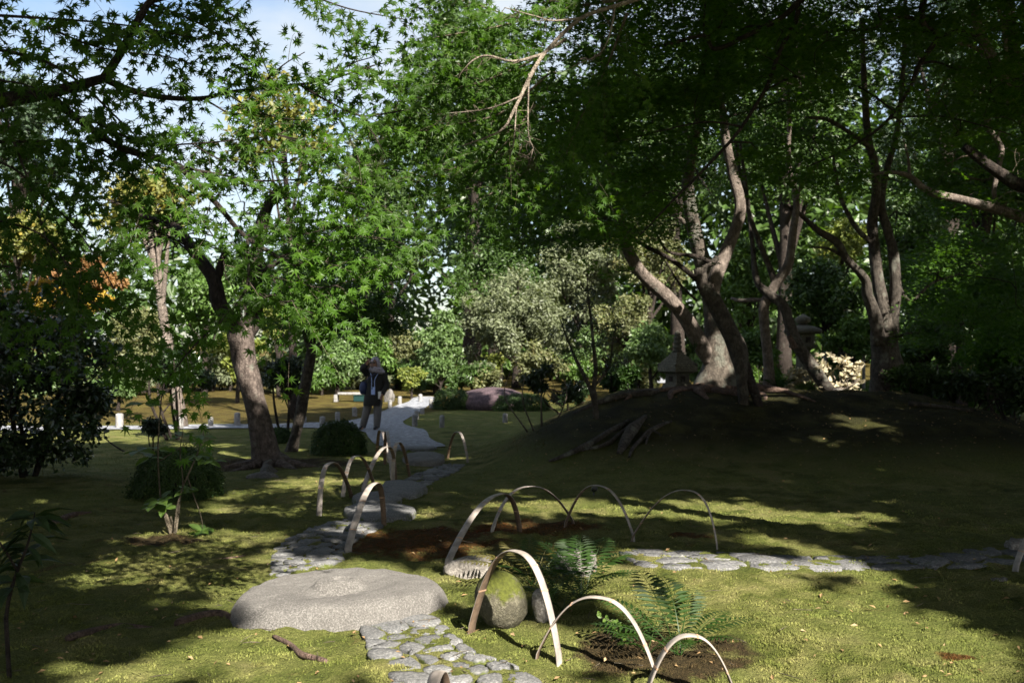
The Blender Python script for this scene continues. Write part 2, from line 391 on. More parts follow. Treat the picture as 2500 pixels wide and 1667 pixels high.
M['cream'] = leaf_mat('cream_leaf', (0.26, 0.225, 0.15), (0.42, 0.37, 0.26), (0.20, 0.21, 0.08), 0.3, 0.5, 0.3, island=False, tint=(1.1, 1.0, .7))
M['cream_many'] = leaf_mat('cream_leaf_many', (0.22, 0.20, 0.12), (0.38, 0.34, 0.23), (0.15, 0.18, 0.06), 0.3, 0.5, 0.3, tint=(1.1, 1.0, .7))
M['mid_green'] = leaf_mat('mid_green_leaf', (0.040, 0.082, 0.016), (0.092, 0.164, 0.032), None, 0.30, 0.45, 0.4)
M['bright'] = leaf_mat('bright_green_leaf', (0.058, 0.105, 0.034), (0.115, 0.178, 0.060), None, 0.35, 0.45, 0.4)
M['lime'] = leaf_mat('lime_leaf', (0.11, 0.15, 0.030), (0.19, 0.22, 0.050), (0.24, 0.20, .04), 0.35, 0.5, 0.3)
M['olive'] = leaf_mat('olive_leaf', (0.075, 0.090, 0.038), (0.145, 0.155, 0.065), (0.17, 0.13, .06), 0.28, 0.5, 0.35)
M['grey_green'] = leaf_mat('grey_green_leaf', (0.078, 0.095, 0.048), (0.135, 0.155, 0.085), None, 0.25, 0.5, 0.35)
M['evergreen'] = leaf_mat('dark_evergreen_leaf', (0.023, 0.050, 0.011), (0.056, 0.104, 0.021), None, 0.3, 0.45, 0.4)
M['conifer'] = leaf_mat('blue_conifer_leaf', (0.018, 0.036, 0.020), (0.042, 0.068, 0.034), None, 0.15, 0.5, 0.3)
M['yellowing'] = leaf_mat('yellowing_leaf', (0.09, 0.12, 0.03), (0.20, 0.20, 0.05), (0.45, 0.32, 0.06), 0.4, 0.45, 0.35, tint=(1.2, 1.1, .6))
M['orange'] = leaf_mat('orange_leaf', (0.22, 0.12, 0.05), (0.32, 0.19, 0.075), (0.30, 0.09, 0.05), 0.4, 0.5, 0.3, tint=(1.2, 1.0, .6))
M['gold'] = leaf_mat('gold_leaf', (0.22, 0.17, 0.025), (0.42, 0.28, 0.04), None, 0.4, 0.5, 0.3, tint=(1.2, 1.0, .6))
M['long_leaf'] = leaf_mat('long_glossy_leaf', (0.014, 0.030, 0.010), (0.028, 0.050, 0.013), None, 0.2, 0.6, 0.25, island=False)
# ---------------------------------------------------------------- leaves
def star(lobes, notch, c=(0.0, 0.36), droop=0.22, fan=True):
    ang = [a for a, r in lobes]; pts = [(c[0], c[1], 0.0)]; k = len(lobes)
    ring = []
    for i in range(k):
        a, r = lobes[i]
        b = lobes[(i + 1) % k][0] + (360 if i == k - 1 else 0); m = math.radians((a + b) / 2)
        nr = notch if i < k - 1 else 0.12
        a = math.radians(a)
        ring.append((c[0] + math.sin(a) * r, c[1] + math.cos(a) * r, -droop * r * r))
        ring.append((c[0] + math.sin(m) * nr, c[1] + math.cos(m) * nr, 0.01))
    pts += ring; n = len(ring)
    if fan: tris = [(0, 1 + (i + 1) % n, 1 + i) for i in range(n)]
    return np.array(pts), np.array(tris)
T_MAPLE = star([(-122, .30), (-82, .50), (-40, .60), (0, .66), (40, .60), (82, .50), (122, .30)], .20)
def star_lo(k, r, notch, droop=0.25):
    pts = []; t = []
    for i in range(k):
        a = (i - (k - 1) / 2) * (250 / (k - 1)); a = math.radians(a)
        pts.append((math.sin(a) * r, .38 + math.cos(a) * r, -droop * r * r))
    for i in range(k):
        a = (i - (k - 1) / 2 - 0.5) * (250 / (k - 1)); a = math.radians(a)
        pts.append((math.sin(a) * notch, .38 + math.cos(a) * notch, 0))
    for i in range(k): t.append((i, k + i, k + (i + 1) % k))
    for i in range(1, k - 1): t.append((k, k + i + 1, k + i))
    return np.array(pts), np.array(t)
T_MAPLE5 = star_lo(5, .62, .20)
T_MAPLE3 = star_lo(3, .66, .22)
T_OVAL = (np.array([(0, 0, 0), (.24, .42, .07), (0, 1, -.10), (-.24, .42, .07)]), np.array([(0, 1, 2), (0, 2, 3)]))
T_WIDE = (np.array([(0, 0, 0), (.36, .42, .09), (0, 1, -.14), (-.36, .42, .09)]), np.array([(0, 1, 2), (0, 2, 3)]))
T_BROAD = (np.array([(0, 0, 0), (.20, .16, .04), (.31, .45, .06), (.18, .78, .0), (0, 1, -.12), (-.18, .78, .0), (-.31, .45, .06), (-.20, .16, .04), (0, .5, -.02)]),
           np.array([(8, i, i + 1) for i in range(0, 7)] + [(8, 7, 0)]))
T_LONG = (np.array([(0, 0, 0), (.09, .3, .02), (.085, .6, -.03), (0, 1, -.2), (-.085, .6, -.03), (-.09, .3, .02), (0, .3, -.02), (0, .6, -.06)]),
          np.array([(0, 1, 6), (0, 6, 5), (1, 2, 7), (1, 7, 6), (6, 7, 4), (6, 4, 5), (2, 3, 7), (7, 3, 4)]))
T_TUFT = (np.array([(-.26, 0, 0), (.26, 0, 0), (0.05, 1, .12)]), np.array([(0, 1, 2)]))

def leafset(pos, nrm, tip, size):
    pos = np.asarray(pos, float); nrm = unit(nrm); tip = np.asarray(tip, float)
    tip = tip - nrm * np.sum(tip * nrm, 1, keepdims=True); tip = unit(tip)
    return dict(p=pos, n=nrm, t=tip, s=np.broadcast_to(np.asarray(size, float), (len(pos),)).copy())
def lcat(ls): return {k: np.concatenate([a[k] for a in ls]) for k in 'pnts'}
def lsel(L, m): return {k: L[k][m] for k in 'pnts'}
def leaf_verts(L, T):
    v, f = T; u = np.cross(L['t'], L['n'])
    w = L['p'][:, None, :] + L['s'][:, None, None] * (v[None, :, 0:1] * u[:, None, :] + v[None, :, 1:2] * L['t'][:, None, :] + v[None, :, 2:3] * L['n'][:, None, :])
    F = (np.arange(len(w)) * len(v))[:, None, None] + f[None]
    return w.reshape(-1, 3), F.reshape(-1, 3)
def leaf_mesh(name, L, T, mat, parent=None, kind=None, smooth=False):
    v, f = leaf_verts(L, T)
    o = mesh_np(name, v, f, mat, parent, smooth)
    if kind: o['kind'] = kind
    return o
_leafdata = {}
def leaf_objects(name, L, T, mat, parent):       # every leaf an object sharing one mesh
    key = (id(T), mat.name)
    if key not in _leafdata:
        me = bpy.data.meshes.new(name); me.from_pydata([tuple(v) for v in T[0]], [], [tuple(int(i) for i in f) for f in T[1]])
        me.materials.append(mat); me.update(); _leafdata[key] = me
    me = _leafdata[key]; base = LOC[parent.name]; u = np.cross(L['t'], L['n'])
    for i in range(len(L['p'])):
        o = bpy.data.objects.new(name, me); COL.objects.link(o); o.parent = parent
        s = L['s'][i]; a, b, c, p = u[i] * s, L['t'][i] * s, L['n'][i] * s, L['p'][i] - base
        o.matrix_basis = Matrix(((a[0], b[0], c[0], p[0]), (a[1], b[1], c[1], p[1]), (a[2], b[2], c[2], p[2]), (0, 0, 0, 1)))
def biggest(L, n=300):                            # the leaves that show largest in the photograph
    p = L['p']; d = p[:, 1]; ok = (d > .5) & (np.abs(p[:, 0] / np.maximum(d, .1)) < .51) & (np.abs((p[:, 2] - EYE) / np.maximum(d, .1) - .0173) < .34)
    view = unit(p - np.array([0, 0, EYE])); face = np.abs(np.sum(view * L['n'], 1))
    sc = np.where(ok, L['s'] / np.maximum(d, .3) * (0.25 + face), -1); idx = np.argsort(-sc)[:n]
    m = np.zeros(len(p), bool); m[idx] = True; return m

def twig_leaves(s, spacing=.11, length=(.25, .55), step=.045, size=(.055, .085), droop=.25, up=1.0, spread=.85, start=0.0, mb=None, trad=.0013):
    """side twigs with paired leaves along a limb spline (rows x y z r)."""
    P3 = s[:, :3]; seg = np.linalg.norm(np.diff(P3, axis=0), axis=1); cum = np.concatenate([[0], np.cumsum(seg)]); out = []
    dist = np.arange(start * cum[-1], cum[-1], spacing)
    for d in dist:
        d += rng.normal(0, spacing * .3); d = min(max(d, 0), cum[-1] - 1e-6)
        i = min(np.searchsorted(cum, d, 'right') - 1, len(seg) - 1); f = (d - cum[i]) / (seg[i] + 1e-9)
        p = P3[i] * (1 - f) + P3[i + 1] * f; tn = unit(P3[i + 1] - P3[i])
        side = rng.normal(0, 1, 3) * np.array([1, 1, .45]); side -= tn * np.dot(side, tn); side = unit(side)
        dr = unit(tn * rng.uniform(.25, .9) + side * spread)
        Ln = rng.uniform(*length); n = max(2, int(Ln / step)); tt = np.arange(1, n + 1) / n
        bend = rng.normal(0, .10, 3)
        pts = p + dr * (tt[:, None] * Ln) + bend * (tt[:, None] ** 2) * Ln * 1.5 + np.array([0, 0, -droop]) * (tt[:, None] ** 2) * Ln
        if mb is not None:
            pp = np.vstack([p, pts[::max(1, n // 3)], pts[-1]]); tube(mb, pp, np.linspace(trad * 1.3, trad * .5, len(pp)), 3, 0, False)
        lat = unit(np.cross(dr, [0, 0, 1.0]))
        for sg in (1, -1):
            m = len(pts); ps = pts + rng.normal(0, .008, (m, 3))
            t = unit(dr[None] * rng.uniform(.2, 1, (m, 1)) + sg * lat[None] * rng.uniform(.4, 1, (m, 1)) + np.array([0, 0, -.35]) + rng.normal(0, .25, (m, 3)))
            nr = np.array([0, 0, up * .6]) + rng.normal(0, .6, (m, 3)) - np.array([0, .85, 0])
            keep = rng.random(m) < .93
            out.append(leafset(ps[keep] + t[keep] * .02, nr[keep], t[keep], rng.uniform(*size, m)[keep]))
        out.append(leafset(pts[-1:], np.array([[0, 0, up]]) + rng.normal(0, .4, (1, 3)), (dr + np.array([0, 0, -.3]))[None], rng.uniform(*size, 1)))
    return lcat(out) if out else None

def spray(c, r, n, size, thick=.10, droop=.25, tilt=(0, 0), nsd=.42):
    """one flat layer of maple leaves."""
    a = rng.uniform(0, 2 * math.pi, n); q = np.sqrt(rng.random(n)) * r * (0.75 + 0.25 * np.sin(3 * a + c[0] * 7))
    x, y = np.cos(a) * q, np.sin(a) * q
    z = -droop * q * q / max(r, .1) + rng.normal(0, thick, n) * r + tilt[0] * x + tilt[1] * y
    p = np.stack([x, y, z], 1) + c
    t = np.stack([np.cos(a) + rng.normal(0, .6, n), np.sin(a) + rng.normal(0, .6, n), -.35 + rng.normal(0, .3, n)], 1)
    nr = np.stack([-tilt[0] + rng.normal(0, nsd, n), -tilt[1] + rng.normal(0, nsd, n) - .15, np.ones(n)], 1)
    return leafset(p, nr, t, rng.uniform(*size, n))

def clump(c, r, n, size, out=.7, squash=.8, upb=.4, shell=.55):
    """leaf clump: leaves mostly on the outside of a rough ball, facing outward."""
    d = unit(rng.normal(0, 1, (n, 3))); q = r * (shell + (1 - shell) * rng.random(n)) * (1 + .25 * np.sin(d[:, 0] * 5 + c[0]) * np.cos(d[:, 1] * 4 + c[2]))
    p = d * q[:, None] * np.array([1, 1, squash]) + c
    nr = d * out + rng.normal(0, .5, (n, 3)) + np.array([0, 0, upb])
    t = d + rng.normal(0, .7, (n, 3)) + np.array([0, 0, -.25])
    return leafset(p, nr, t, rng.uniform(*size, n))

# sun windows: places where the photograph shows sunshine through the trees that stand behind the camera
SUNNY = []                                        # (x, y, z, radius, leak)
def sun_at(p, r): SUNNY.append((p[0], p[1], p[2], r))
def let_sun_in(L, soft=.18, visible=False):
    p = L['p']; keep = np.ones(len(p), bool); edge = 1 + soft * rng.normal(0, 1, len(p))
    for x, y, z, r in SUNNY:
        d = p - np.array([x, y, z]); al = d @ S; pe = np.sqrt(np.maximum((d * d).sum(1) - al * al, 0))
        keep &= ~((al > .4) & (pe < r * edge))
    if visible:                                   # leaves that show in the picture stay where they grow
        d = np.maximum(p[:, 1], .1); keep |= (p[:, 1] > 3.2) & (np.abs(p[:, 0]) / d < .54) & ((p[:, 2] - EYE) / d < .37)
    return lsel(L, keep)

# ---------------------------------------------------------------- ground
def axis_pts(lo, hi, fine_lo, fine_hi, st, grow):
    a = list(np.arange(fine_lo, fine_hi, st)); x = fine_lo; s = st
    left = []
    while x > lo: s *= grow; x -= s; left.append(x)
    x = a[-1]; s = st; right = []
    while x < hi: s *= grow; x += s; right.append(x)
    return np.array(left[::-1] + a + right)
gx = axis_pts(-500, 500, -3.4, 4.2, .055, 1.10)
gy1 = axis_pts(-60, 4.2, 3.9, 4.2, .045, 1.16)
gy = np.concatenate([gy1[gy1 < 4.15], np.arange(4.15, 9.5, .05), np.geomspace(9.56, 30, 170), np.geomspace(30.5, 900, 60)])
XX, YY = np.meshgrid(gx, gy)
ZZ = height(XX, YY)
r1 = rng.normal(0, 1, XX.shape)
mos = (r1 + np.roll(r1, 1, 0) + np.roll(r1, 1, 1) + np.roll(np.roll(r1, 1, 0), 1, 1)) / 4
ZZ = ZZ + mos * .013 * (1 - sstep(7.5, 12, YY)) * (np.abs(XX) < 6) * (YY > 3) + .016 * wob(XX, YY, 14, 5) * (1 - sstep(10, 16, YY)) * (YY > 2)
ZZ = ZZ + (.016 * wob(XX, YY, 4.2, 9) + .010 * wob(XX, YY, 9, 13)) * sstep(.12, .4, ZZ) * (YY < 20)
nx_, ny_ = len(gx), len(gy)
i = np.arange(ny_ - 1)[:, None] * nx_; j = np.arange(nx_ - 1)[None, :]
gq = np.stack([i + j, i + j + 1, i + nx_ + j + 1, i + nx_ + j], -1).reshape(-1, 4)
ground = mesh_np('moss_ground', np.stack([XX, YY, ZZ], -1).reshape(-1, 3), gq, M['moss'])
ground['kind'] = 'structure'

def inside(poly, x, y):
    poly = np.asarray(poly); r = np.zeros(np.shape(x), bool); n = len(poly)
    for a in range(n):
        x1, y1 = poly[a][:2]; x2, y2 = poly[(a + 1) % n][:2]
        c = ((y1 > y) != (y2 > y)) & (x < (x2 - x1) * (y - y1) / (y2 - y1 + 1e-12) + x1); r ^= c
    return r

def sheet(name, poly_px, mat, step, lift, sub=3):
    pts = np.array([G(*p)[:2] for p in poly_px])
    pts = spline(np.vstack([pts, pts[:1]]), sub)[:-1]
    lo, hi = pts.min(0), pts.max(0)
    ax, ay = np.meshgrid(np.arange(lo[0], hi[0], step), np.arange(lo[1], hi[1], step)); ax = ax.ravel() + rng.normal(0, step * .1, ax.size); ay = ay.ravel()
    k = inside(pts, ax, ay); allp = [Vector((float(a), float(b))) for a, b in np.vstack([pts, np.stack([ax[k], ay[k]], 1)])]
    n = len(pts); ed = [(a, (a + 1) % n) for a in range(n)]
    v, e, f, _, _, _ = geometry.delaunay_2d_cdt(allp, ed, [], 1, 1e-4)
    v = np.array([(a.x, a.y) for a in v]); z = height(v[:, 0], v[:, 1]) + lift
    z = z + .006 * rng.normal(0, 1, len(z))
    return mesh_np(name, np.column_stack([v, z]), np.array([t for t in f if len(t) == 3]), mat)
def kpx(l): return [(x * K, y * K) for x, y in l]
gp = sheet('gravel_path', kpx([(1024, 1026), (940, 1030), (868, 1023), (845, 1004), (826, 991), (700, 983), (500, 985), (200, 988), (-300, 992), (-300, 981), (200, 979), (480, 976), (700, 972), (812, 965), (862, 950),
     (905, 934), (940, 922), (952, 913), (985, 911), (1002, 914), (1000, 921), (978, 936), (948, 955), (926, 968), (934, 977), (952, 982), (968, 986), (978, 990), (983, 997), (988, 1008), (1010, 1018)]), M['gravel'], .35, .02)
gp['kind'] = 'structure'
gp2 = sheet('gravel_path', kpx([(1440, 878), (1490, 880), (1545, 878), (1550, 868), (1500, 862), (1450, 864)]), M['gravel'], .8, .03); gp2['kind'] = 'structure'
gp3 = sheet('gravel_path', kpx([(2180, 878), (2260, 874), (2330, 866), (2300, 856), (2230, 853), (2190, 862)]), M['gravel'], .8, .03); gp3['kind'] = 'structure'

# moss tufts: short upright sprigs, thick near the camera
def tufts(n, ylo, yhi, sz):
    y = ylo * (yhi / ylo) ** rng.random(n); x = rng.uniform(-.56, .56, n) * y
    dens = wob(x, y, 3.1, 6) + .6 * wob(x, y, 9, 7); k = rng.random(n) < .45 + .4 * dens; x, y = x[k], y[k]
    z = height(x, y) + .016 * wob(x, y, 14, 5) * (1 - sstep(10, 16, y)) - .004; m = len(x)
    nr = np.stack([rng.normal(0, 1, m), rng.normal(0, 1, m), rng.normal(0, .2, m)], 1); t = np.stack([rng.normal(0, .55, m), rng.normal(0, .55, m), np.ones(m)], 1)
    L = leafset(np.stack([x, y, z], 1), nr, t, rng.uniform(*sz, m)); v = rng.uniform(.9, 1.1); return L
TU = lcat([tufts(300000, 3.9, 9.5, (.008, .018)), tufts(90000, 9.0, 18, (.012, .026))])
mt = leaf_mesh('moss', TU, T_TUFT, M['tuft'], None, 'stuff')

# ---------------------------------------------------------------- stones
def stone_mesh(poly, zt, zb, dome=.25, jit=.012, rings=2, seed=0, bulge=1.0):
    """poly (n,2) counter-clockwise outline -> low domed stone; returns verts, faces."""
    c = poly.mean(0); n = len(poly); v = []
    prof = [(1.0, 0.0), (1.0 * bulge, .72), (.95, .95), (.6, 1.0)] if rings >= 3 else [(1.0, 0.0), (1.0, .8), (.90, 1.0)]
    base = height(c[0], c[1]); sd = np.random.default_rng(seed)
    for k, h in prof:
        q = c + (poly - c) * k; v.append(np.column_stack([q + sd.normal(0, jit * .6, q.shape), base - zb + (zt + zb) * h + sd.normal(0, jit * .5, n)]))
    v.append(np.array([[c[0], c[1], base + zt * (1 + dome * .3)]])); v = np.vstack(v); R = len(prof)
    q = [(r * n + j, r * n + (j + 1) % n, (r + 1) * n + (j + 1) % n, (r + 1) * n + j) for r in range(R - 1) for j in range(n)]
    t = [((R - 1) * n + j, (R - 1) * n + (j + 1) % n, R * n) for j in range(n)]
    return v, np.array(q), np.array(t)
def round_poly(poly, it=1, n=None):
    for _ in range(it):
        a = np.asarray(poly); b = np.roll(a, -1, 0); poly = np.stack([a * .75 + b * .25, a * .25 + b * .75], 1).reshape(-1, 2)
    return np.asarray(poly)
def put_stone(name, poly, zt, zb, mat, parent, seed, rings=2, jit=.012, dome=.25):
    v, q, t = stone_mesh(poly, zt, zb, dome, jit, rings, seed)
    c = np.array([poly[:, 0].mean(), poly[:, 1].mean(), float(height(poly[:, 0].mean(), poly[:, 1].mean()))])
    return mesh_np(name, v, [q, t], mat, parent, True, c)

def voronoi(poly, pts):
    cells = []
    for i, p in enumerate(pts):
        c = [tuple(a) for a in poly]
        for j, q in enumerate(pts):
            if i == j or (p[0] - q[0]) ** 2 + (p[1] - q[1]) ** 2 > 4: continue
            mx_, my_ = (p[0] + q[0]) / 2, (p[1] + q[1]) / 2; nx, ny = q[0] - p[0], q[1] - p[1]; o = []
            for a in range(len(c)):
                A, B = c[a], c[(a + 1) % len(c)]; da = (A[0] - mx_) * nx + (A[1] - my_) * ny; db = (B[0] - mx_) * nx + (B[1] - my_) * ny
                if da <= 0: o.append(A)
                if da * db < 0: f = da / (da - db); o.append((A[0] + (B[0] - A[0]) * f, A[1] + (B[1] - A[1]) * f))
            c = o
            if len(c) < 3: break
        if len(c) >= 3: cells.append(np.array(c))
    return cells
def cobbled(name, label, poly_px, sp, mat, gap, zt, group=None, aspect=1.0, seed=1):
    poly = np.array([G(*p)[:2] for p in poly_px])
    ar = sum(poly[a][0] * poly[(a + 1) % len(poly)][1] - poly[(a + 1) % len(poly)][0] * poly[a][1] for a in range(len(poly)))
    if ar < 0: poly = poly[::-1]
    lo, hi = poly.min(0), poly.max(0); g = np.random.default_rng(seed); pts = []
    for _ in range(4000):
        p = g.uniform(lo, hi)
        if not inside(poly, np.array([p[0]]), np.array([p[1]]))[0]: continue
        s = sp * g.uniform(.7, 1.25)
        if all(((p[0] - q[0]) / aspect) ** 2 + (p[1] - q[1]) ** 2 > s * s for q in pts): pts.append(p)
    c = poly.mean(0); root = empty(name, (c[0], c[1], float(height(*c))), label, 'path', group)
    root['kind'] = 'structure'
    for k, cell in enumerate(voronoi(poly, pts)):
        m = cell.mean(0); r = np.sqrt(np.mean(np.sum((cell - m) ** 2, 1)))
        if r < sp * .22: continue
        f = max(.55, 1 - gap / r); q = round_poly(m + (cell - m) * f, 1); q = q + g.normal(0, .03 * r, q.shape)
        put_stone('stone', q, zt * g.uniform(.6, 1.3), .06, mat, root, k, 2, .006 + .02 * r)
    return root

near = empty('cobbled_path', G(1080, 1600), 'loose cobbled path of rounded grey stones running from the big round stone to the bottom edge', 'path'); near['kind'] = 'structure'
near_pts = []
for k, (cx, cy, w, h) in enumerate([(1120, 1252, 115, 70), (1310, 1200, 160, 70), (1475, 1165, 150, 58), (1315, 1262, 165, 60), (1465, 1218, 100, 30), (1605, 1210, 110, 50), (1525, 1285, 205, 85), (1400, 1322, 200, 64),
        (1705, 1268, 140, 80), (1580, 1352, 190, 70), (1150, 1308, 84, 42), (1215, 1370, 200, 85), (1810, 1335, 140, 52), (1640, 1398, 150, 72), (1400, 1440, 245, 130), (1825, 1402, 130, 52), (1595, 1478, 130, 72),
        (1710, 1447, 84, 42), (1985, 1455, 185, 82), (1430, 1545, 190, 70), (1715, 1530, 180, 74), (1850, 1484, 92, 52), (1935, 1535, 125, 56), (2110, 1525, 175, 92), (1300, 1610, 200, 90), (1520, 1640, 200, 90), (1760, 1640, 190, 90),
        (2000, 1640, 220, 100), (1225, 1320, 60, 30), (1530, 1420, 60, 26), (1765, 1215, 70, 36), (1900, 1380, 60, 30), (2080, 1430, 70, 34)]):
    near_pts.append(G(500 + cx / 2.765, 1100 + cy / 2.765)[:2])
npoly = np.array([G(*p)[:2] for p in [(872, 1528), (930, 1500), (1000, 1496), (1072, 1508), (1112, 1555), (1160, 1588), (1232, 1614), (1310, 1650), (1380, 1720), (1010, 1740), (955, 1668), (930, 1632), (895, 1606), (888, 1566)]])
if sum(npoly[a][0] * npoly[(a + 1) % len(npoly)][1] - npoly[(a + 1) % len(npoly)][0] * npoly[a][1] for a in range(len(npoly))) < 0: npoly = npoly[::-1]
for k, cell in enumerate(voronoi(npoly, near_pts)):
    g = np.random.default_rng(100 + k); m_ = cell.mean(0); r_ = math.sqrt(np.mean(np.sum((cell - m_) ** 2, 1)))
    q_ = round_poly(m_ + (cell - m_) * max(.6, 1 - .012 / r_), 1); q_ = round_poly(q_ + g.normal(0, .035 * r_, q_.shape), 1)
    put_stone('stone', q_, .012 * g.uniform(.5, 1.6), .05, M['cobble'], near, k, 3, .004)
cobbled('cobbled_path', 'winding path of small cobbles between the big round stone and the flat stepping stones', [(655, 1405), (660, 1372), (668, 1338), (700, 1316), (740, 1298), (800, 1275), (850, 1266), (915, 1264), (945, 1280), (912, 1300), (870, 1322), (842, 1345), (842, 1372), (760, 1388), (695, 1410)],
        .15, M['cobble'], .007, .016, None, 1.35, 5)
cobbled('cobbled_path', 'narrow far stretch of small cobbles between two stepping stones below the gravel', [(968, 1183), (1000, 1165), (1025, 1152), (1060, 1140), (1100, 1131), (1138, 1134), (1118, 1150), (1085, 1165), (1052, 1182), (1040, 1188)],
        .20, M['cobble'], .008, .016, None, 1.3, 6)
cobbled('slab_path', 'mossy path of flat irregular slabs crossing the lawn on the right', [(1503, 1342), (1535, 1337), (1700, 1347), (1850, 1353), (2100, 1358), (2300, 1350), (2420, 1338), (2640, 1330), (2640, 1370), (2420, 1384), (2200, 1390), (1900, 1392), (1700, 1389), (1555, 1384), (1525, 1365)],
        .27, M['slab'], .010, .012, None, 1.5, 8)

def flat_stone(label, cx, cy, w, h, zt, mat, seed, cat='stone', group=None, name='stepping_stone'):
    g = np.random.default_rng(seed); n = 14; out = []
    for a in np.arange(n) / n * 2 * math.pi:
        rr = 1 + g.normal(0, .045); p = G(cx + math.cos(a) * w / 2 * rr, cy + math.sin(a) * h / 2 * rr); out.append(p[:2])
    out = np.array(out); ar = sum(out[a][0] * out[(a + 1) % n][1] - out[(a + 1) % n][0] * out[a][1] for a in range(n))
    if ar < 0: out = out[::-1]
    o = put_stone(name, round_poly(out, 1), zt, .08, mat, None, seed, 3, .01, .8); tag(o, label, cat, group); return o
flat_stone('broad grey stepping stone just beyond the winding cobbles', 928, 1256, 178, 42, .07, M['cobble'], 1, group='stepping stones in the moss')
flat_stone('low rounded stepping stone behind the broad one', 920, 1228, 122, 34, .075, M['cobble'], 2, group='stepping stones in the moss')
flat_stone('smooth long stepping stone at the near end of the far cobbles', 983, 1202, 118, 36, .08, M['cobble'], 3, group='stepping stones in the moss')
flat_stone('pale flat stepping stone at the end of the gravel path', 1035, 1125, 106, 28, .08, M['granite'], 4, group='stepping stones in the moss')
flat_stone('thin stone kerb at the edge of the gravel', 1010, 1097, 115, 9, .05, M['cobble'], 9, 'kerb', name='stone_kerb')
flat_stone('flat pale rock half hidden behind the tall ferns', 1405, 1380, 105, 52, .09, M['rock'], 12, 'rock', name='flat_rock')
flat_stone('small pale stone lying in the moss at the right edge', 2440, 1416, 40, 8, .012, M['granite'], 14, 'stone', name='small_stone')
flat_stone('dark flat stone at the far right end of the slab path', 2485, 1336, 60, 16, .06, M['rock'], 15, 'stone', name='edge_stone')

M['dark_rock'] = stone_mat('dark_rock', (0.05, 0.047, 0.042), (0.10, 0.095, 0.085), speck=35, bump=0.8)
# the big round foundation stone with its raised boss
ms_c = np.array([(822 - 1250) / FPX * 6.35, 6.42, float(height(-1.1, 6.42))])
nseg, nr = 120, 40
th = np.arange(nseg) / nseg * 2 * math.pi
Rout = 1 + .05 * np.sin(2 * th + .6) + .035 * np.sin(3 * th + 2) + .02 * np.sin(5 * th + 1)
prof = [(0, .180), (.10, .180), (.16, .177), (.20, .160), (.24, .128), (.29, .113), (.38, .121), (.55, .134), (.72, .136), (.82, .130), (.88, .112), (.925, .074), (.965, .020), (1.0, -.07)]
pr = spline(np.array(prof), 5); vv = []
for k, (r, z) in enumerate(pr):
    rx, ry = .675 * r * Rout, .70 * r * Rout
    x, y = np.cos(th) * rx, np.sin(th) * ry
    low = 1 - .10 * np.clip(np.cos(th - 3.3), 0, 1) * sstep(.35, .85, r)          # the left shoulder slopes lower
    zz = z * low + .010 * wob(x, y, 6, 8) * sstep(.1, .5, r) + .005 * wob(x, y, 17, 9) * sstep(.25, .5, r) + .002 * wob(x, y, 43, 11)
    zz = zz + .010 * y / .6 + .012 * np.cos(th + 1.2) * sstep(.3, .6, r)
    if r < .35: zz = zz + .012 * np.sin(th * 2 + 1) * sstep(.1, .22, r)
    hole = np.exp(-(((x - .015) / .046) ** 2 + ((y - .0) / .036) ** 2) ** 2)
    zz = zz - .11 * hole
    vv.append(np.stack([x, y, zz], 1))
vv = np.vstack(vv) + ms_c; n_ = len(pr); i = np.arange(n_ - 1)[:, None] * nseg; j = np.arange(nseg)[None, :]; j2 = (j + 1) % nseg
stone0 = mesh_np('foundation_stone', vv, np.stack([i + j, i + nseg + j, i + nseg + j2, i + j2], -1).reshape(-1, 4), M['granite'], None, True, ms_c)
tag(stone0, 'big round pale granite stone with a raised boss and small hole, sunlit in the moss', 'stone')

def rock(name, label, cat, c, r, mat, seed, rough=.12, cut=0.0, group=None, rot=0.0):
    bm = bmesh.new(); bmesh.ops.create_icosphere(bm, subdivisions=4, radius=1.0); v = np.array([a.co for a in bm.verts]); f = np.array([[a.index for a in b.verts] for b in bm.faces]); bm.free()
    g = np.random.default_rng(seed)
    d = np.ones(len(v))
    for k in range(9):
        ax = unit(g.normal(0, 1, 3)); d += rough * .35 * np.sin((v @ ax) * g.uniform(1.5, 5) + g.uniform(0, 6))
    for k in range(int(cut)):
        ax = unit(g.normal(0, 1, 3)); h = g.uniform(.48, .8); pr_ = (v * d[:, None]) @ ax; d = np.where(pr_ > h, d * h / np.maximum(pr_, .01), d)
    d += .012 * g.normal(0, 1, len(v)); w = v * d[:, None] * np.array(r)
    w = np.stack([w[:, 0] * math.cos(rot) - w[:, 1] * math.sin(rot), w[:, 0] * math.sin(rot) + w[:, 1] * math.cos(rot), w[:, 2]], 1)
    o = mesh_np(name, w + np.array(c), f, mat, None, True, c); tag(o, label, cat, group); return o
b = G(1222, 1530); rock('boulder', 'round mossy boulder framed by the tall bamboo hoop', 'boulder', (b[0], b[1] + .05, b[2] + .150), (.172, .17, .175), M['boulder'], 3, .085)
b = G(1152, 1412); rock('rock', 'pale rounded rock beside the red moss, left of the ferns', 'rock', (b[0], b[1] + .12, b[2] + .055), (.20, .16, .105), M['rock'], 8, .14, 5)
b = G(1322, 1522); rock('wedge_rock', 'small wedge-shaped rock leaning against the mossy boulder', 'rock', (b[0] + .01, b[1] + .05, b[2] + .055), (.095, .08, .125), M['rock'], 24, .10, 16, rot=.5)
b = G(1205, 1003); rock('purple_boulder', 'wide low purple-brown boulder between two clipped shrubs on the island lawn', 'boulder', (b[0], b[1] + 1.0, b[2] + .18), (1.18, .9, .50), M['purple_rock'], 30, .06)
b = G(952, 980); rock('pale_rock', 'pale sunlit rock standing by the gravel right of the person', 'rock', (b[0], b[1], b[2] + .2), (.22, .2, .30), M['granite'], 33, .2, 6)
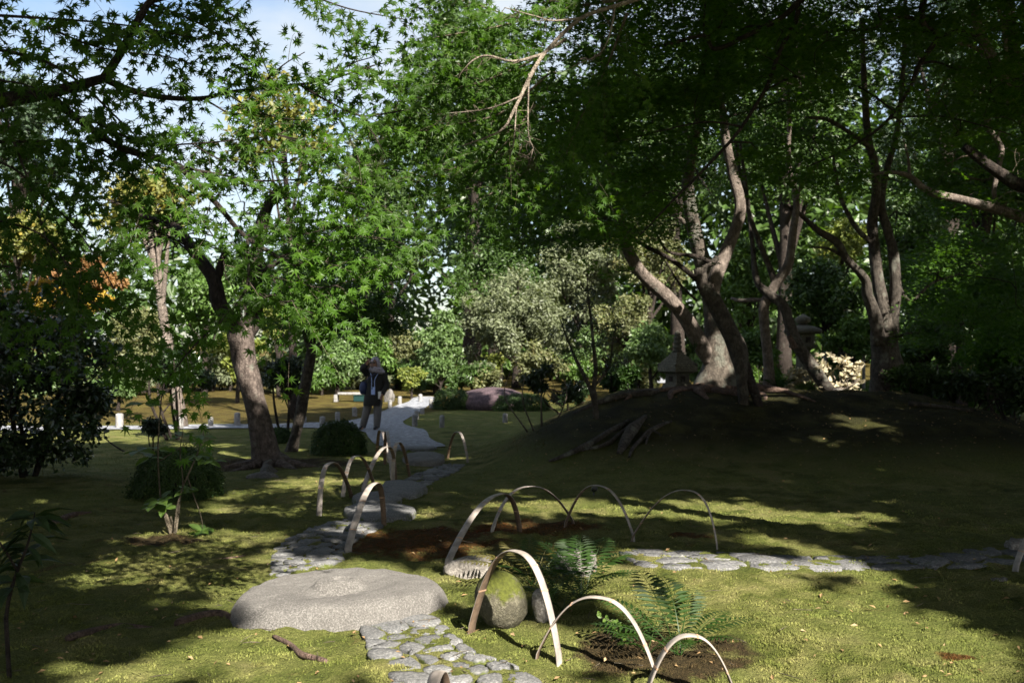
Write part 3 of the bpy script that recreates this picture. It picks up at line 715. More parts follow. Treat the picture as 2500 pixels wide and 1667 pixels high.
b = G(615, 1165); rock('rock', 'half buried dark rock at the foot of the leaning left trunk', 'rock', (b[0] + .1, b[1], b[2] - .02), (.24, .18, .10), M['dark_rock'], 36, .15, 4)
b = G(662, 1150); rock('rock', 'dark knobbly rock right beside the leaning left trunk', 'rock', (b[0], b[1] - .1, b[2] + .0), (.14, .17, .11), M['dark_rock'], 38, .15, 4)
b = G(1560, 1050 - 55); 
for k, (px, py, lab) in enumerate([(1860, 966, 'small grey rock at the mound crest left of the leaning trunk'), (2040, 962, 'small pale rock under the cream-leaved shrub')]):
    b = P(px, py, 18.0); rock('rock', lab, 'rock', (b[0], 18.0, b[2] + .0), (.22, .2, .13), M['rock'], 50 + k, .15, 5)

# ---------------------------------------------------------------- bamboo hoops
def hoop(a, apex, b, w, label, shift=0.0):
    A = GV(*a); B = GV(*b); dm = (A[1] + B[1]) / 2; ap = V(apex[0], apex[1], dm)
    H = ap[2] - (A[2] + B[2]) / 2
    ux = (ap[0] - A[0]) / (B[0] - A[0]) if abs(B[0] - A[0]) > .02 else .5
    ux = min(max(ux, .3), .7); n = 41; u = np.linspace(-1, 1, n)
    s = np.sign(u) * np.abs(u) ** .8; frac = (s + 1) / 2
    hz = H * (1 - np.abs(s) ** 2.35)
    k = frac + (ux - .5) * (1 - (2 * frac - 1) ** 2)
    pts = A[None] * (1 - k[:, None]) + B[None] * k[:, None]; pts[:, 2] = A[2] + (B[2] - A[2]) * k + hz
    pts[0, 2] -= .05; pts[-1, 2] -= .05
    tan = unit(np.gradient(pts, axis=0)); side = unit(np.cross(unit(B - A), [0, 0, 1.0])); side = np.repeat(side[None], n, 0)
    tw = np.linspace(-.12, .12, n)[:, None]; nrm = np.cross(side, tan); sgn = np.sign(nrm[n // 2, 2]); nrm = nrm * sgn
    sd = side * np.cos(tw) + nrm * np.sin(tw); nr = nrm * np.cos(tw) - side * np.sin(tw)
    wd = w * (1 - .12 * np.linspace(-1, 1, n))[:, None] / 2; t = .0035
    rows = [pts + sd * wd * x + nr * z for x, z in ((-1, t * .4), (-.55, t * 1.2), (0, t * 1.5), (.55, t * 1.2), (1, t * .4), (1, -t), (-1, -t))]
    v = np.stack(rows, 1).reshape(-1, 3); i = np.arange(n - 1)[:, None] * 7; j = np.arange(7)[None]; j2 = (j + 1) % 7
    q = np.stack([i + j, i + j2, i + 7 + j2, i + 7 + j], -1)
    if sgn * 1 < 0: pass
    fm = np.zeros(q.shape[:2], int); fm[:, 5] = 1
    base = (A + B) / 2; r = empty('bamboo_hoop', base, label, 'garden hoop', 'split bamboo hoops guarding the path')
    mesh_np('bamboo_strip', v, q.reshape(-1, 4), [M['bamboo'], M['bamboo_in']], r, True, None, fm.ravel())
    for k in (rnd.randint(4, 8), rnd.randint(11, 15), rnd.randint(22, 26), rnd.randint(31, 36)):
        m = MB(); c = pts[k]; T_ = tan[k]; vv = []
        for e in (-.005, .005):
            for x, z in ((-1.03, .6), (0, 2.2), (1.03, .6), (1.03, -1.3), (-1.03, -1.3)): vv.append(c + T_ * e + sd[k] * wd[k] * x + nr[k] * t * z)
        m.add(vv, [(z, (z + 1) % 5, 5 + (z + 1) % 5, 5 + z) for z in range(5)], [(0, 2, 1), (0, 3, 2), (0, 4, 3), (5, 6, 7), (5, 7, 8), (5, 8, 9)]); m.build('bamboo_node', M['bamboo_node'], r, False)
    return r
HOOPS = [((733, 1183), (764, 1056), (808, 1140), .050, 'leftmost pale bamboo hoop of the row beside the stepping stones'),
 ((787, 1142), (820, 1045), (862, 1124), .050, 'second bamboo hoop from the left, behind the leftmost one'),
 ((833, 1126), (884, 1028), (909, 1104), .050, 'bamboo hoop third from the left, leaning wide beside the stepping stones'),
 ((866, 1046), (872, 989), (893, 1062), .048, 'narrow bamboo hoop seen almost edge-on below the person'),
 ((884, 1066), (874, 994), (900, 1100), .045, 'edge-on bamboo hoop crossing in front of the narrow one'),
 ((902, 1107), (916, 1013), (941, 1092), .048, 'dark-sided bamboo hoop left of the far cobbles'),
 ((1028, 1052), (1052, 991), (1075, 1062), .045, 'single bamboo hoop right of the far stepping stone with one sunlit leg'),
 ((797, 1268), (857, 1118), (882, 1206), .055, 'tall bamboo hoop straddling the winding cobbles in front of the broad stone'),
 ((1025, 1298), (1140, 1144), (1194, 1220), .052, 'leaning bamboo hoop rising from the red moss'),
 ((1128, 1225), (1213, 1115), (1320, 1203), .036, 'thin bamboo hoop behind the leaning one in the red moss'),
 ((1297, 1207), (1376, 1114), (1458, 1240), .036, 'thin bamboo hoop standing right behind the tall ferns'),
 ((1448, 1240), (1572, 1123), (1648, 1258), .036, 'thin wide bamboo hoop above the left end of the slab path'),
 ((1080, 1450), (1188, 1262), (1287, 1524), .050, 'tall bamboo hoop arching over the mossy boulder'),
 ((1230, 1510), (1375, 1369), (1508, 1552), .050, 'wide bamboo hoop in front of the lower ferns'),
 ((1480, 1600), (1584, 1457), (1690, 1600), .056, 'thick brown bamboo hoop cut off by the bottom edge'),
 ((2330, 1308), (2420, 1180), (2500, 1290), .045, 'bamboo hoop whose single pale leg shows at the right edge')]
for h in HOOPS: hoop(*h)
# one hoop stands edge-on at the bottom of the frame
A = V(1004, 1545, 4.35)
def edge_hoop():
    base = np.array([A[0], 4.35, float(height(A[0], 4.35))]); H = A[2] - base[2]; n = 31; s = np.linspace(-1, 1, n)
    pts = np.stack([base[0] + .03 * s, base[1] + .22 * s, base[2] + H * (1 - np.abs(s) ** 2.4)], 1); tan = unit(np.gradient(pts, axis=0))
    side = np.repeat(np.array([[1, -.14, 0]]), n, 0); side = unit(side); nr = np.cross(side, tan); nr *= np.sign(nr[n // 2, 2]); w = .028; t = .0035
    v = np.stack([pts + side * w * x + nr * z for x, z in ((-1, t * .4), (-.5, t * 1.2), (0, t * 1.5), (.5, t * 1.2), (1, t * .4), (1, -t), (-1, -t))], 1).reshape(-1, 3)
    i = np.arange(n - 1)[:, None] * 7; j = np.arange(7)[None]; j2 = (j + 1) % 7; q = np.stack([i + j, i + j2, i + 7 + j2, i + 7 + j], -1); fm = np.zeros(q.shape[:2], int); fm[:, 5] = 1
    r = empty('bamboo_hoop', base, 'pale bamboo hoop seen end-on over the near cobbles at the bottom edge', 'garden hoop', 'split bamboo hoops guarding the path')
    mesh_np('bamboo_strip', v, q.reshape(-1, 4), [M['bamboo'], M['bamboo_in']], r, True, None, fm.ravel())
edge_hoop()
# ---------------------------------------------------------------- where the sun comes through
sun_at((-1.1, 6.42, .12), .74); sun_at((-1.1, 5.95, .05), .5)
for x, y, r in [(800, 1350, 0.74), (900, 1370, 0.55), (690, 1360, 0.43), (1085, 1325, 0.34), (950, 1490, 0.41), (1010, 1560, 0.36), (330, 1300, 0.50), (480, 1290, 0.60), (190, 1330, 0.36), (570, 1230, 0.48), (520, 1370, 0.42), (230, 1545, 0.31), (470, 1500, 0.31), (570, 1540, 0.41),
        (700, 1540, 0.43), (640, 1480, 0.26), (560, 1140, 0.36), (450, 1170, 0.30), (640, 1120, 0.31), (690, 1290, 0.31), (960, 1265, 0.22), (1500, 1340, 0.72), (1700, 1360, 0.84), (1890, 1410, 0.82), (2080, 1440, 0.60), (1660, 1470, 0.60), (1850, 1510, 0.66), (1770, 1560, 0.48), (1990, 1330, 0.36), (1420, 1360, 0.36), (2180, 1460, 0.36),
        (2080, 1545, 0.46), (2230, 1500, 0.31), (2030, 1340, 0.26), (1430, 1300, 0.30), (1500, 1280, 0.38), (1650, 1285, 0.34), (1800, 1290, 0.36), (1930, 1290, 0.26), (1310, 1160, 0.60), (1190, 1165, 0.50), (1480, 1165, 0.48), (1690, 1172, 0.72), (1840, 1190, 0.60), (1580, 1180, 0.42),
        (1990, 1185, 0.36), (1800, 1250, 0.30), (1960, 1252, 0.24), (950, 1180, 0.36), (1970, 968, 0.50), (1890, 1008, 0.28), (700, 1108, 0.60), (770, 1085, 0.30), (1030, 1130, 0.24), (1170, 1130, 0.24), (870, 1145, 0.18), (1230, 1560, 0.36), (1180, 1500, 0.24), (830, 1480, 0.24),
        (430, 1020, 0.45), (520, 1022, 0.40), (330, 1015, 0.35), (1290, 890 + 55, .3)]:
    sun_at(GV(x, y), r)
for x, y, d, r in [(745, 1120, 11.6, 0.40), (800, 1090, 12.6, 0.31), (850, 1090, 12.8, 0.31), (868, 1020, 15.5, 0.41), (1066, 1030, 15.6, 0.34), (825, 1190, 9.2, 0.38), (1070, 1230, 8.4, 0.31), (1200, 1130, 9.2, 0.25), (1230, 1340, 5.35, 0.50), (1285, 1470, 5.2, 0.38),
        (1450, 1430, 5.1, 0.43), (1640, 1520, 4.75, 0.40), (1500, 655, 16.2, 0.57), (1550, 705, 16.4, 0.41), (1692, 500, 16.2, 0.49), (1600, 560, 16.5, 0.46), (1588, 450, 16.4, 0.34), (1668, 820, 16.3, 0.41), (1630, 860, 16.3, 0.30), (2003, 650, 18.9, 0.41), (2052, 610, 18.8, 0.38),
        (1990, 690, 18.8, 0.41), (1960, 610, 18.8, 0.27), (1816, 590, 17.8, 0.30), (1812, 395, 17.8, 0.34), (1812, 300, 17.8, 0.27), (2200, 455, 13, 0.46), (2290, 330, 13, 0.41), (1935, 850, 18.4, 0.74), (1870, 890, 18.3, 0.54), (570, 890, 15.0, 0.49), (565, 830, 15.0, 0.46), (600, 950, 15.0, 0.30),
        (400, 650, 20, 0.70), (425, 720, 20, 0.40), (820, 560, 5.2, 0.46), (905, 548, 5.3, 0.36), (735, 585, 5.2, 0.42), (650, 640, 5.15, 0.36), (780, 650, 5.2, 0.30), (560, 600, 5.1, 0.18), (700, 480, 5.2, 0.26), (480, 800, 5, 0.16), (760, 470, 5.3, 0.25), (990, 110, 7.4, 0.60), (1080, 230, 7.4, 0.60), (930, 300, 7.4, 0.50), (1210, 140, 7.1, 0.34), (1120, 370, 7.4, 0.40), (1000, 400, 7.4, 0.36), (1230, 300, 7.0, 0.30),
        (1060, 60, 7.2, 0.30), (2190, 590, 20, 0.70), (2270, 560, 20, 0.50), (2290, 430, 17, 0.68), (2330, 240, 16, 0.68), (1900, 410, 15, 0.41), (380, 1230, 8.8, 0.31), (405, 1150, 8.8, 0.28), (460, 1050, 8.8, 0.19), (720, 930, 16.5, 0.34), (1660, 285, 16.2, 0.34), (1310, 1230, 6.7, 0.18)]:
    sun_at(V(x, y, d), r)

# ---------------------------------------------------------------- trees
sh = []
class Tree:
    def __init__(s, name, label, base, bark, twig=None, cat='tree', group=None):
        s.root = empty(name, base, label, cat, group); s.bark = M[bark]; s.twigm = M[twig or bark]; s.sk = []; s.leaves = []; s.tw = MB(); s.ntw = 0
    def limb(s, rows, part='branch', seg=10, gnarl=.10, per=5, mat=None):
        mb = MB(); sp = limb(mb, rows, seg, gnarl, per, len(s.sk) + 3); mb.build(part, M[mat] if mat else s.bark, s.root); s.sk.append(sp); return sp
    def reach(s, c, r0=.016, r1=.004, seg=4, sag=.1):
        """thin branch from the nearest limb to a spray centre."""
        A = np.vstack(s.sk); c = np.asarray(c, float); d = np.linalg.norm((A[:, :3] - c) * np.array([1, 1, 1.0]), axis=1) + .6 * np.maximum(A[:, 2] - c[2], 0)
        a = A[np.argmin(d)]; p = a[:3]; L = np.linalg.norm(c - p)
        if L < .05: return
        rr = min(a[3] * .7, r0 + .006 * L); m = p * .5 + c * .5 + rng.normal(0, .10 * L, 3) + np.array([0, 0, sag * L]); q = p * .2 + c * .8 + rng.normal(0, .05 * L, 3) + np.array([0, 0, sag * .6 * L])
        sp = spline([p, m, q, c], 3)
        if s in sh and not clear_of_stone(sp, .7): return
        tube(s.tw, sp, np.linspace(rr, r1, len(sp)), seg, 0, False); s.ntw += 1
        s.sk.append(np.column_stack([sp, np.linspace(rr, r1, len(sp))])[4:])
    def add(s, L): s.leaves.append(L)
    def done(s, T, mat, part='foliage', near=0, nearT=None, nearmat=None, deepT=None, deep=0):
        if s.ntw: o = s.tw.build('twigs', s.twigm, s.root); o['kind'] = 'stuff'
        if not s.leaves: return
        L = lcat(s.leaves); d_ = np.maximum(L['p'][:, 1], .1); vx_ = 1176 + L['p'][:, 0] / d_ * 2286; vy_ = 823 - (L['p'][:, 2] - EYE) / d_ * 2286
        L = lsel(L, ~((d_ < 21) & (L['p'][:, 1] > 2) & (vx_ > 775) & (vx_ < 960) & (vy_ > 770) & (vy_ < 1000)))
        if near:
            m = biggest(L, near); leaf_objects('leaf', lsel(L, m), nearT, nearmat, s.root); L = lsel(L, ~m)
        if deepT is not None:
            m = L['p'][:, 1] > deep; m |= (L['p'][:, 2] - EYE) / np.maximum(L['p'][:, 1], .1) > .40
            leaf_mesh(part, lsel(L, m), deepT, mat, s.root, 'stuff'); L = lsel(L, ~m)
        leaf_mesh(part, L, T, mat, s.root, 'stuff')

def sprays(tree, x0, x1, y0, y1, d0, d1, n, r, nl, size, droop=.25, mask=None, thick=.10):
    for _ in range(n):
        for _t in range(30):
            x, y = rng.uniform(x0, x1), rng.uniform(y0, y1)
            if mask is None or mask(x, y): break
        d = rng.uniform(d0, d1); c = V(x, y, d); rr = rng.uniform(*r)
        tree.reach(c); tree.add(spray(c, rr, int(nl * (rr / r[1]) ** 2), size, thick, droop, (rng.normal(0, .15), rng.normal(0, .15))))

# --- the near maple whose limbs reach in from the left
t = Tree('maple_tree', 'near maple whose bare limbs fork in from the left edge under a dark leafy canopy', (-3.6, 4.6, 0), 'bark_dark', 'twig')
t.limb([(-3.6, 4.6, -.2, .17), (-3.55, 4.6, .8, .14), (-3.4, 4.65, 1.8, .115), (-3.2, 4.65, 2.6, .085), (-3.1, 4.7, 3.6, .06), (-3.2, 4.5, 4.8, .045), (-3.1, 4.3, 6.0, .03)], 'trunk', 14, .12)
nm = []
nm.append((t.limb(np.vstack([[-3.3, 4.65, 2.2, .075], VL([(-250, 290, 4.7, 26), (-100, 262, 4.75, 22), (0, 232, 4.8, 17), (120, 212, 4.9, 14), (240, 180, 5.0, 11)])]), 'branch', 10, .10), .3))
nm.append((t.limb(VL([(238, 181, 5.0, 11), (275, 125, 5.0, 10), (318, 45, 5.0, 9), (348, 0, 5.0, 8), (420, -70, 5.0, 7)]), 'branch', 8, .08), .2))
nm.append((t.limb(VL([(345, 4, 5.0, 6), (390, -12, 5.05, 6), (450, -60, 5.1, 5)]), 'branch', 7, .05), 0))
nm.append((t.limb(VL([(240, 182, 5.0, 8), (300, 207, 5.0, 8), (380, 224, 5.05, 6.5), (465, 226, 5.1, 5.5), (540, 210, 5.2, 4.5), (690, 194, 5.3, 3.6), (760, 182, 5.3, 2.5), (860, 150, 5.3, 1.5)]), 'branch', 8, .08), .1))
nm.append((t.limb(VL([(688, 195, 5.3, 2.8), (760, 236, 5.3, 2.4), (830, 266, 5.3, 2), (900, 258, 5.3, 1.6), (975, 246, 5.35, 1)]), 'branch', 6, .04), 0))
nm.append((t.limb(VL([(828, 266, 5.3, 2), (860, 312, 5.3, 1.6), (893, 372, 5.3, 1)]), 'branch', 6, .04), 0))
nm.append((t.limb(VL([(108, 216, 4.9, 11), (180, 275, 4.9, 9), (280, 340, 4.95, 8), (400, 376, 5.0, 7), (432, 402, 5.0, 6.5), (500, 470, 5.05, 6), (560, 540, 5.1, 5), (640, 592, 5.1, 4), (690, 640, 5.15, 2.5)]), 'branch', 8, .08), .15))
nm.append((t.limb(VL([(412, 382, 5.0, 4), (500, 400, 5.1, 3), (590, 415, 5.2, 2.4), (690, 412, 5.25, 1.5)]), 'branch', 6, .04), 0))
nm.append((t.limb(VL([(568, 545, 5.1, 3.5), (570, 640, 5.0, 3), (540, 705, 4.95, 2.8), (470, 770, 4.9, 2.5), (430, 812, 4.85, 2), (385, 870, 4.8, 1.2)]), 'branch', 6, .04), .3))
nm.append((t.limb(VL([(640, 592, 5.1, 2.5), (740, 548, 5.2, 2), (860, 545, 5.25, 1.6), (930, 560, 5.3, 1)]), 'branch', 6, .04), 0))
nm.append((t.limb(VL([(660, 612, 5.1, 2), (760, 600, 5.2, 1.6), (850, 590, 5.25, 1)]), 'branch', 6, .04), 0))
nm.append((t.limb(VL([(-300, 60, 4.7, 9), (-50, 105, 4.8, 5), (0, 115, 4.8, 4.5), (100, 140, 4.9, 4), (180, 187, 4.95, 3), (260, 262, 5.0, 2.4), (330, 330, 5, 1.5)]), 'branch', 6, .05), .15))
for rows in ([(-300, 20, 4.6, 6), (100, 42, 4.7, 3), (300, 60, 4.8, 2), (480, 95, 4.9, 1)], [(-300, 330, 4.6, 6), (60, 325, 4.8, 3), (200, 335, 4.9, 2), (330, 425, 5.0, 1.5), (365, 490, 5.0, 1)], [(-250, 330, 4.6, 6), (0, 372, 4.7, 3), (100, 452, 4.8, 2.5), (180, 532, 4.8, 2), (250, 640, 4.8, 1.6), (275, 700, 4.8, 1)],
             [(-200, 480, 4.5, 4), (60, 522, 4.6, 2.5), (150, 600, 4.7, 2), (200, 690, 4.7, 1)], [(-200, 600, 4.5, 4), (80, 622, 4.6, 2.5), (220, 700, 4.7, 1.6), (300, 760, 4.8, 1)], [(430, -60, 5.1, 4), (500, 10, 5.1, 2.4), (570, 70, 5.15, 2), (630, 200, 5.2, 1)],
             [(200, 270, 4.9, 4), (330, 330, 5.0, 2.5), (440, 330, 5.05, 2), (560, 320, 5.1, 1.2)], [(560, -60, 5.2, 3), (690, -20, 5.2, 2), (800, 20, 5.3, 1.6), (930, 45, 5.35, 1)], [(760, 190, 5.3, 2), (800, 150, 5.3, 1.6), (860, 130, 5.35, 1)],
             [(300, 345, 4.95, 3), (420, 450, 5, 2), (500, 560, 5.0, 1.4), (520, 640, 5, 1)], [(-200, 180, 4.6, 4), (40, 190, 4.7, 2), (160, 250, 4.8, 1)], [(470, 228, 5.1, 2.4), (560, 280, 5.1, 2), (640, 310, 5.15, 1.5), (760, 330, 5.2, 1)], [(600, 590, 5.1, 2), (660, 690, 5.1, 1.5), (720, 720, 5.1, 1)],
             [(350, 10, 5, 3), (470, 60, 5.0, 2.2), (560, 130, 5.1, 1.6), (600, 170, 5.1, 1)], [(0, 240, 4.7, 3), (60, 400, 4.7, 2.2), (110, 560, 4.7, 1.6), (150, 680, 4.7, 1)], [(600, 560, 5.1, 2), (690, 540, 5.15, 1.6), (790, 520, 5.2, 1.2), (880, 530, 5.25, 1)], [(660, 640, 5.15, 2), (740, 660, 5.2, 1.5), (820, 640, 5.2, 1)], [(590, 420, 5.2, 2), (660, 460, 5.2, 1.6), (730, 490, 5.25, 1.2), (800, 470, 5.3, 1)], [(560, 545, 5.1, 2), (620, 520, 5.1, 1.6), (690, 510, 5.1, 1)], [(570, 650, 5.0, 2), (620, 690, 5.0, 1.5), (680, 690, 5.0, 1)], [(430, 812, 4.85, 1.6), (400, 790, 4.85, 1.2), (340, 800, 4.8, 1)], [(520, 215, 5.15, 2), (600, 260, 5.2, 1.6), (690, 275, 5.25, 1.2), (760, 270, 5.3, 1)], [(590, 205, 5.2, 2), (650, 150, 5.2, 1.5), (700, 120, 5.25, 1)], [(440, 330, 5.05, 2), (520, 370, 5.1, 1.6), (620, 370, 5.2, 1.2), (720, 380, 5.25, 1)], [(640, 310, 5.15, 1.6), (720, 340, 5.2, 1.2), (800, 400, 5.3, 1)], [(760, 236, 5.3, 1.6), (800, 310, 5.3, 1.2), (830, 380, 5.3, 1)], [(690, 412, 5.25, 1.4), (770, 430, 5.3, 1.2), (850, 430, 5.3, 1)], [(100, 60, 4.7, 3), (230, 110, 4.8, 2), (380, 130, 4.9, 1.5), (450, 150, 5, 1)]):
    nm.append((t.limb(VL(rows), 'branch', 6, .04), .1))
for sp, st in nm[1:]:
    mxv = 1176 + np.mean(sp[:, 0] / sp[:, 1]) * 2286; myv = 823 - np.mean((sp[:, 2] - EYE) / sp[:, 1]) * 2286
    L = twig_leaves(sp, (.085 if myv < 330 else .070) if mxv > 440 and myv < 470 else (.072 if mxv > 230 and 250 < myv < 560 else (.058 if myv > 480 and mxv < 330 else .043)), (.14, .46), .036, (.050, .080), .22, .8, .85, st, t.tw); t.ntw += 1
    if L is not None: t.add(L)
t.add(twig_leaves(nm[0][0], .15, (.3, .6), .045, (.055, .085), .2, .8, .85, .3, t.tw))
for _ in range(70):                                   # its own upper crown, above the frame
    c = np.array([rng.uniform(-5, -2.4), rng.uniform(2.5, 5.5), rng.uniform(4.4, 6.5)])
    if (c[2] - EYE) / c[1] < .40: continue
    t.reach(c); t.add(spray(c, .6, 90, (.07, .1)))
t.leaves = [let_sun_in(l, .18, True) for l in t.leaves]
t.done(T_MAPLE, M['maple'], 'foliage', 300, T_MAPLE, M['maple_one'])

# --- the maple whose pale dead twigs hang in at the top centre
t = Tree('maple_tree', 'maple at top centre with pale dead twigs hanging before sunlit leaves', (4.6, 6.2, 0), 'bark', 'twig')
t.limb([(4.6, 6.2, -.2, .20), (4.5, 6.3, 1.2, .17), (4.2, 6.6, 2.6, .14), (3.6, 6.9, 4.2, .11), (3.0, 7.1, 5.4, .08)], 'trunk', 14, .12)
s0 = t.limb(np.vstack([[3.6, 6.9, 4.2, .08], [2.6, 7.1, 4.6, .055], VL([(1640, -90, 7.2, 10), (1500, -18, 7.1, 7), (1420, 12, 7.0, 5.5), (1335, 42, 7.0, 5), (1262, 110, 7.0, 4.5), (1226, 160, 6.95, 5), (1182, 250, 6.9, 3.6), (1150, 300, 6.9, 2.6), (1062, 335, 6.9, 1.5)])]), 'branch', 8, .08, mat='twig_pale')
for rows in ([(1250, 124, 7.0, 4), (1180, 141, 6.9, 3), (1120, 128, 6.9, 2.4), (1085, 140, 6.9, 2), (1058, 170, 6.9, 1.2)], [(1215, 170, 6.95, 2.4), (1213, 300, 6.9, 1.6), (1225, 340, 6.9, 1)], [(1195, 222, 6.9, 2.2), (1120, 250, 6.85, 1.6), (1010, 262, 6.8, 1)], [(1335, 42, 7, 3), (1270, 48, 6.9, 2), (1238, 40, 6.9, 1.5), (1160, 18, 6.9, 1)],
             [(1412, 14, 7.0, 3), (1405, 60, 6.95, 2.2), (1380, 120, 6.9, 1.6), (1310, 155, 6.9, 1)], [(1186, 245, 6.9, 2), (1180, 330, 6.9, 1.5), (1170, 370, 6.9, 1.2), (1195, 405, 6.9, .9)], [(1225, 340, 6.9, 1.6), (1215, 380, 6.9, 1)]):
    sp = t.limb(VL(rows), 'branch', 6, .05, mat='twig_pale')
    for _ in range(16):
        a = sp[rng.integers(3, len(sp))]; c = a[:3] + rng.normal(0, 1, 3) * np.array([.07, .05, .05]) + np.array([-.05, 0, -.03]); m_ = (a[:3] + c) / 2 + rng.normal(0, .02, 3); q = spline([a[:3], m_, c], 3); tube(t.tw, q, np.linspace(.0035, .0012, len(q)), 3, 0, False); t.ntw += 1
s1 = []
for rows in ([(1420, 0, 7.3, 4), (1300, 20, 7.4, 3), (1150, 60, 7.5, 2.4), (1010, 85, 7.5, 1.6), (970, 100, 7.5, 1)], [(1300, 90, 7.3, 4), (1180, 160, 7.4, 3), (1050, 205, 7.5, 2), (960, 225, 7.5, 1.5), (910, 235, 7.5, 1)], [(1260, 170, 7.3, 3), (1150, 260, 7.4, 2.4), (1020, 290, 7.5, 1.8), (900, 320, 7.5, 1)],
             [(1230, 240, 7.3, 3), (1140, 350, 7.4, 2), (1030, 390, 7.5, 1.6), (930, 430, 7.5, 1)], [(1440, 30, 7.3, 4), (1390, 160, 7.5, 2.5), (1330, 280, 7.6, 1.8), (1290, 380, 7.6, 1)], [(1180, 40, 7.5, 2), (1090, 10, 7.6, 1.6), (980, -20, 7.6, 1.2)], [(1100, 200, 7.5, 2), (1040, 140, 7.5, 1.6), (960, 160, 7.5, 1)],
             [(1200, 330, 7.4, 2), (1160, 420, 7.5, 1.6), (1080, 470, 7.5, 1)], [(1010, 290, 7.5, 1.6), (930, 270, 7.5, 1.2), (860, 300, 7.5, 1)]):
    s1.append(t.limb(VL(rows), 'branch', 5, .05, mat='twig'))
for sp in s1: t.add(twig_leaves(sp, .032, (.2, .55), .036, (.060, .088), .35, .9, .9, .05, t.tw))
t.leaves = [let_sun_in(l, .18, True) for l in t.leaves]
t.done(T_MAPLE, M['maple'], 'foliage', 300, T_MAPLE, M['maple_one'])

# --- the maple at right that spreads the dark roof of leaves overhead
t = Tree('maple_tree', 'dark overhanging maple at upper right whose thin black branches slant across the canopy', (7.6, 9.6, 0), 'bark_dark', 'bark_dark')
t.limb([(7.6, 9.6, -.2, .24), (7.5, 9.5, 1.5, .2), (7.1, 9.4, 3.2, .16), (6.4, 9.3, 4.8, .12), (5.8, 9.2, 6.2, .08)], 'trunk', 14, .1)
for rows in ([(2500, -150, 9.3, 14), (2200, -80, 9.2, 10), (1900, -30, 9, 8), (1838, 2, 9, 7), (1799, 38, 9, 6.5), (1728, 76, 9, 6), (1644, 113, 9, 5), (1616, 82, 9, 4.5), (1548, 99, 9, 4), (1500, 110, 9, 2)],
             [(1832, 8, 9.0, 6), (1829, 46, 9, 6), (1791, 118, 9, 5.5), (1766, 189, 9, 5), (1740, 235, 9, 4.6), (1690, 310, 9, 4), (1611, 395, 9, 3.4), (1548, 458, 9, 2.6), (1470, 540, 9, 1.4)],
             [(2140, -90, 9.2, 9), (2122, 0, 9.2, 8), (2117, 34, 9.2, 7.5), (2126, 63, 9.2, 7), (2154, 84, 9.2, 6.5), (2112, 147, 9.3, 5.5), (2085, 210, 9.3, 4.5), (2030, 285, 9.3, 3.4), (1950, 340, 9.3, 2.5), (1850, 385, 9.3, 1.5)],
             [(2154, 84, 9.2, 5), (2207, 71, 9.2, 4), (2245, 82, 9.2, 3), (2320, 50, 9.2, 2)], [(2116, 48, 9.2, 5), (2072, 38, 9.2, 4.4), (2038, 46, 9.2, 4), (2000, 67, 9.2, 3.4), (1925, 71, 9.2, 2.6), (1850, 84, 9.2, 1.6)], [(1700, 290, 9, 2.6), (1620, 280, 9.1, 2), (1520, 300, 9.2, 1.5), (1400, 330, 9.3, 1)]):
    t.limb(VL(rows), 'branch', 7, .06)
hole = lambda x, y: not ((1530 < x < 2080 and y > 200 and rng.random() < .80) or (x > 2080 and y > 260 and rng.random() < .5) or (1950 < x < 2230 and 110 < y < 290 and rng.random() < .72) or (1540 < x < 1640 and 40 < y < 420 and rng.random() < .45) or (1280 < x < 1480 and y > 260 and rng.random() < .4))
sprays(t, 1240, 2420, -110, 330, 8.2, 12.0, 300, (.28, .52), 200, (.05, .075), .3, hole)
sprays(t, 1080, 1620, 170, 540, 9.0, 12.5, 115, (.28, .5), 210, (.05, .075), .35, lambda x, y: y < 560 - abs(x - 1330) * .35)
sprays(t, 1330, 1480, 500, 640, 9.2, 10.2, 9, (.18, .3), 60, (.05, .07), .4)
sprays(t, 1700, 2000, 330, 440, 8.8, 11.5, 14, (.2, .42), 170, (.05, .07), .35)
for _ in range(240):
    c = np.array([rng.uniform(2.5, 13), rng.uniform(7, 15), rng.uniform(5.0, 9.0)])
    if (c[2] - EYE) / c[1] < .40 and abs(c[0] / c[1]) < .56: continue
    t.reach(c); t.add(spray(c, .75, 26, (.17, .23)))
t.leaves = [let_sun_in(l) for l in t.leaves]
t.done(T_MAPLE5, M['maple_over'], 'foliage', 300, T_MAPLE5, M['maple_over_one'], T_MAPLE3, 9.8)

# --- the trees on the mound
mg = 'maples growing on and behind the mound'
b = V(1645, 905, 16.7)
t = Tree('maple_tree', 'thick grey-brown maple on the mound crest with a limb leaning left', (b[0], b[1], float(height(b[0], b[1]))), 'bark_big', 'bark_dark', group=mg)
t.limb(VL([(1648, 915, 16.7, 74), (1646, 880, 16.7, 54), (1648, 840, 16.7, 37.6), (1650, 780, 16.7, 34.4), (1640, 710, 16.7, 23.1), (1624, 640, 16.7, 19.7), (1602, 560, 16.6, 17.7), (1586, 480, 16.5, 15.6), (1580, 410, 16.4, 13.6), (1596, 310, 16.3, 10.9), (1612, 240, 16.2, 8.84), (1622, 100, 16, 7.48), (1640, -80, 15.8, 6.12)]), 'trunk', 18, .07, 6)
t.limb(VL([(1630, 830, 16.6, 15), (1606, 785, 16.5, 20), (1568, 722, 16.4, 16.3), (1527, 676, 16.3, 15.6), (1476, 630, 16.2, 14.3), (1443, 577, 16.1, 12.9), (1423, 513, 16, 11.6), (1416, 460, 15.9, 10.2), (1398, 350, 15.7, 8.16), (1390, 240, 15.5, 6.8), (1384, 100, 15.3, 5.44)]), 'branch', 14, .07, 6, 'bark_pale')
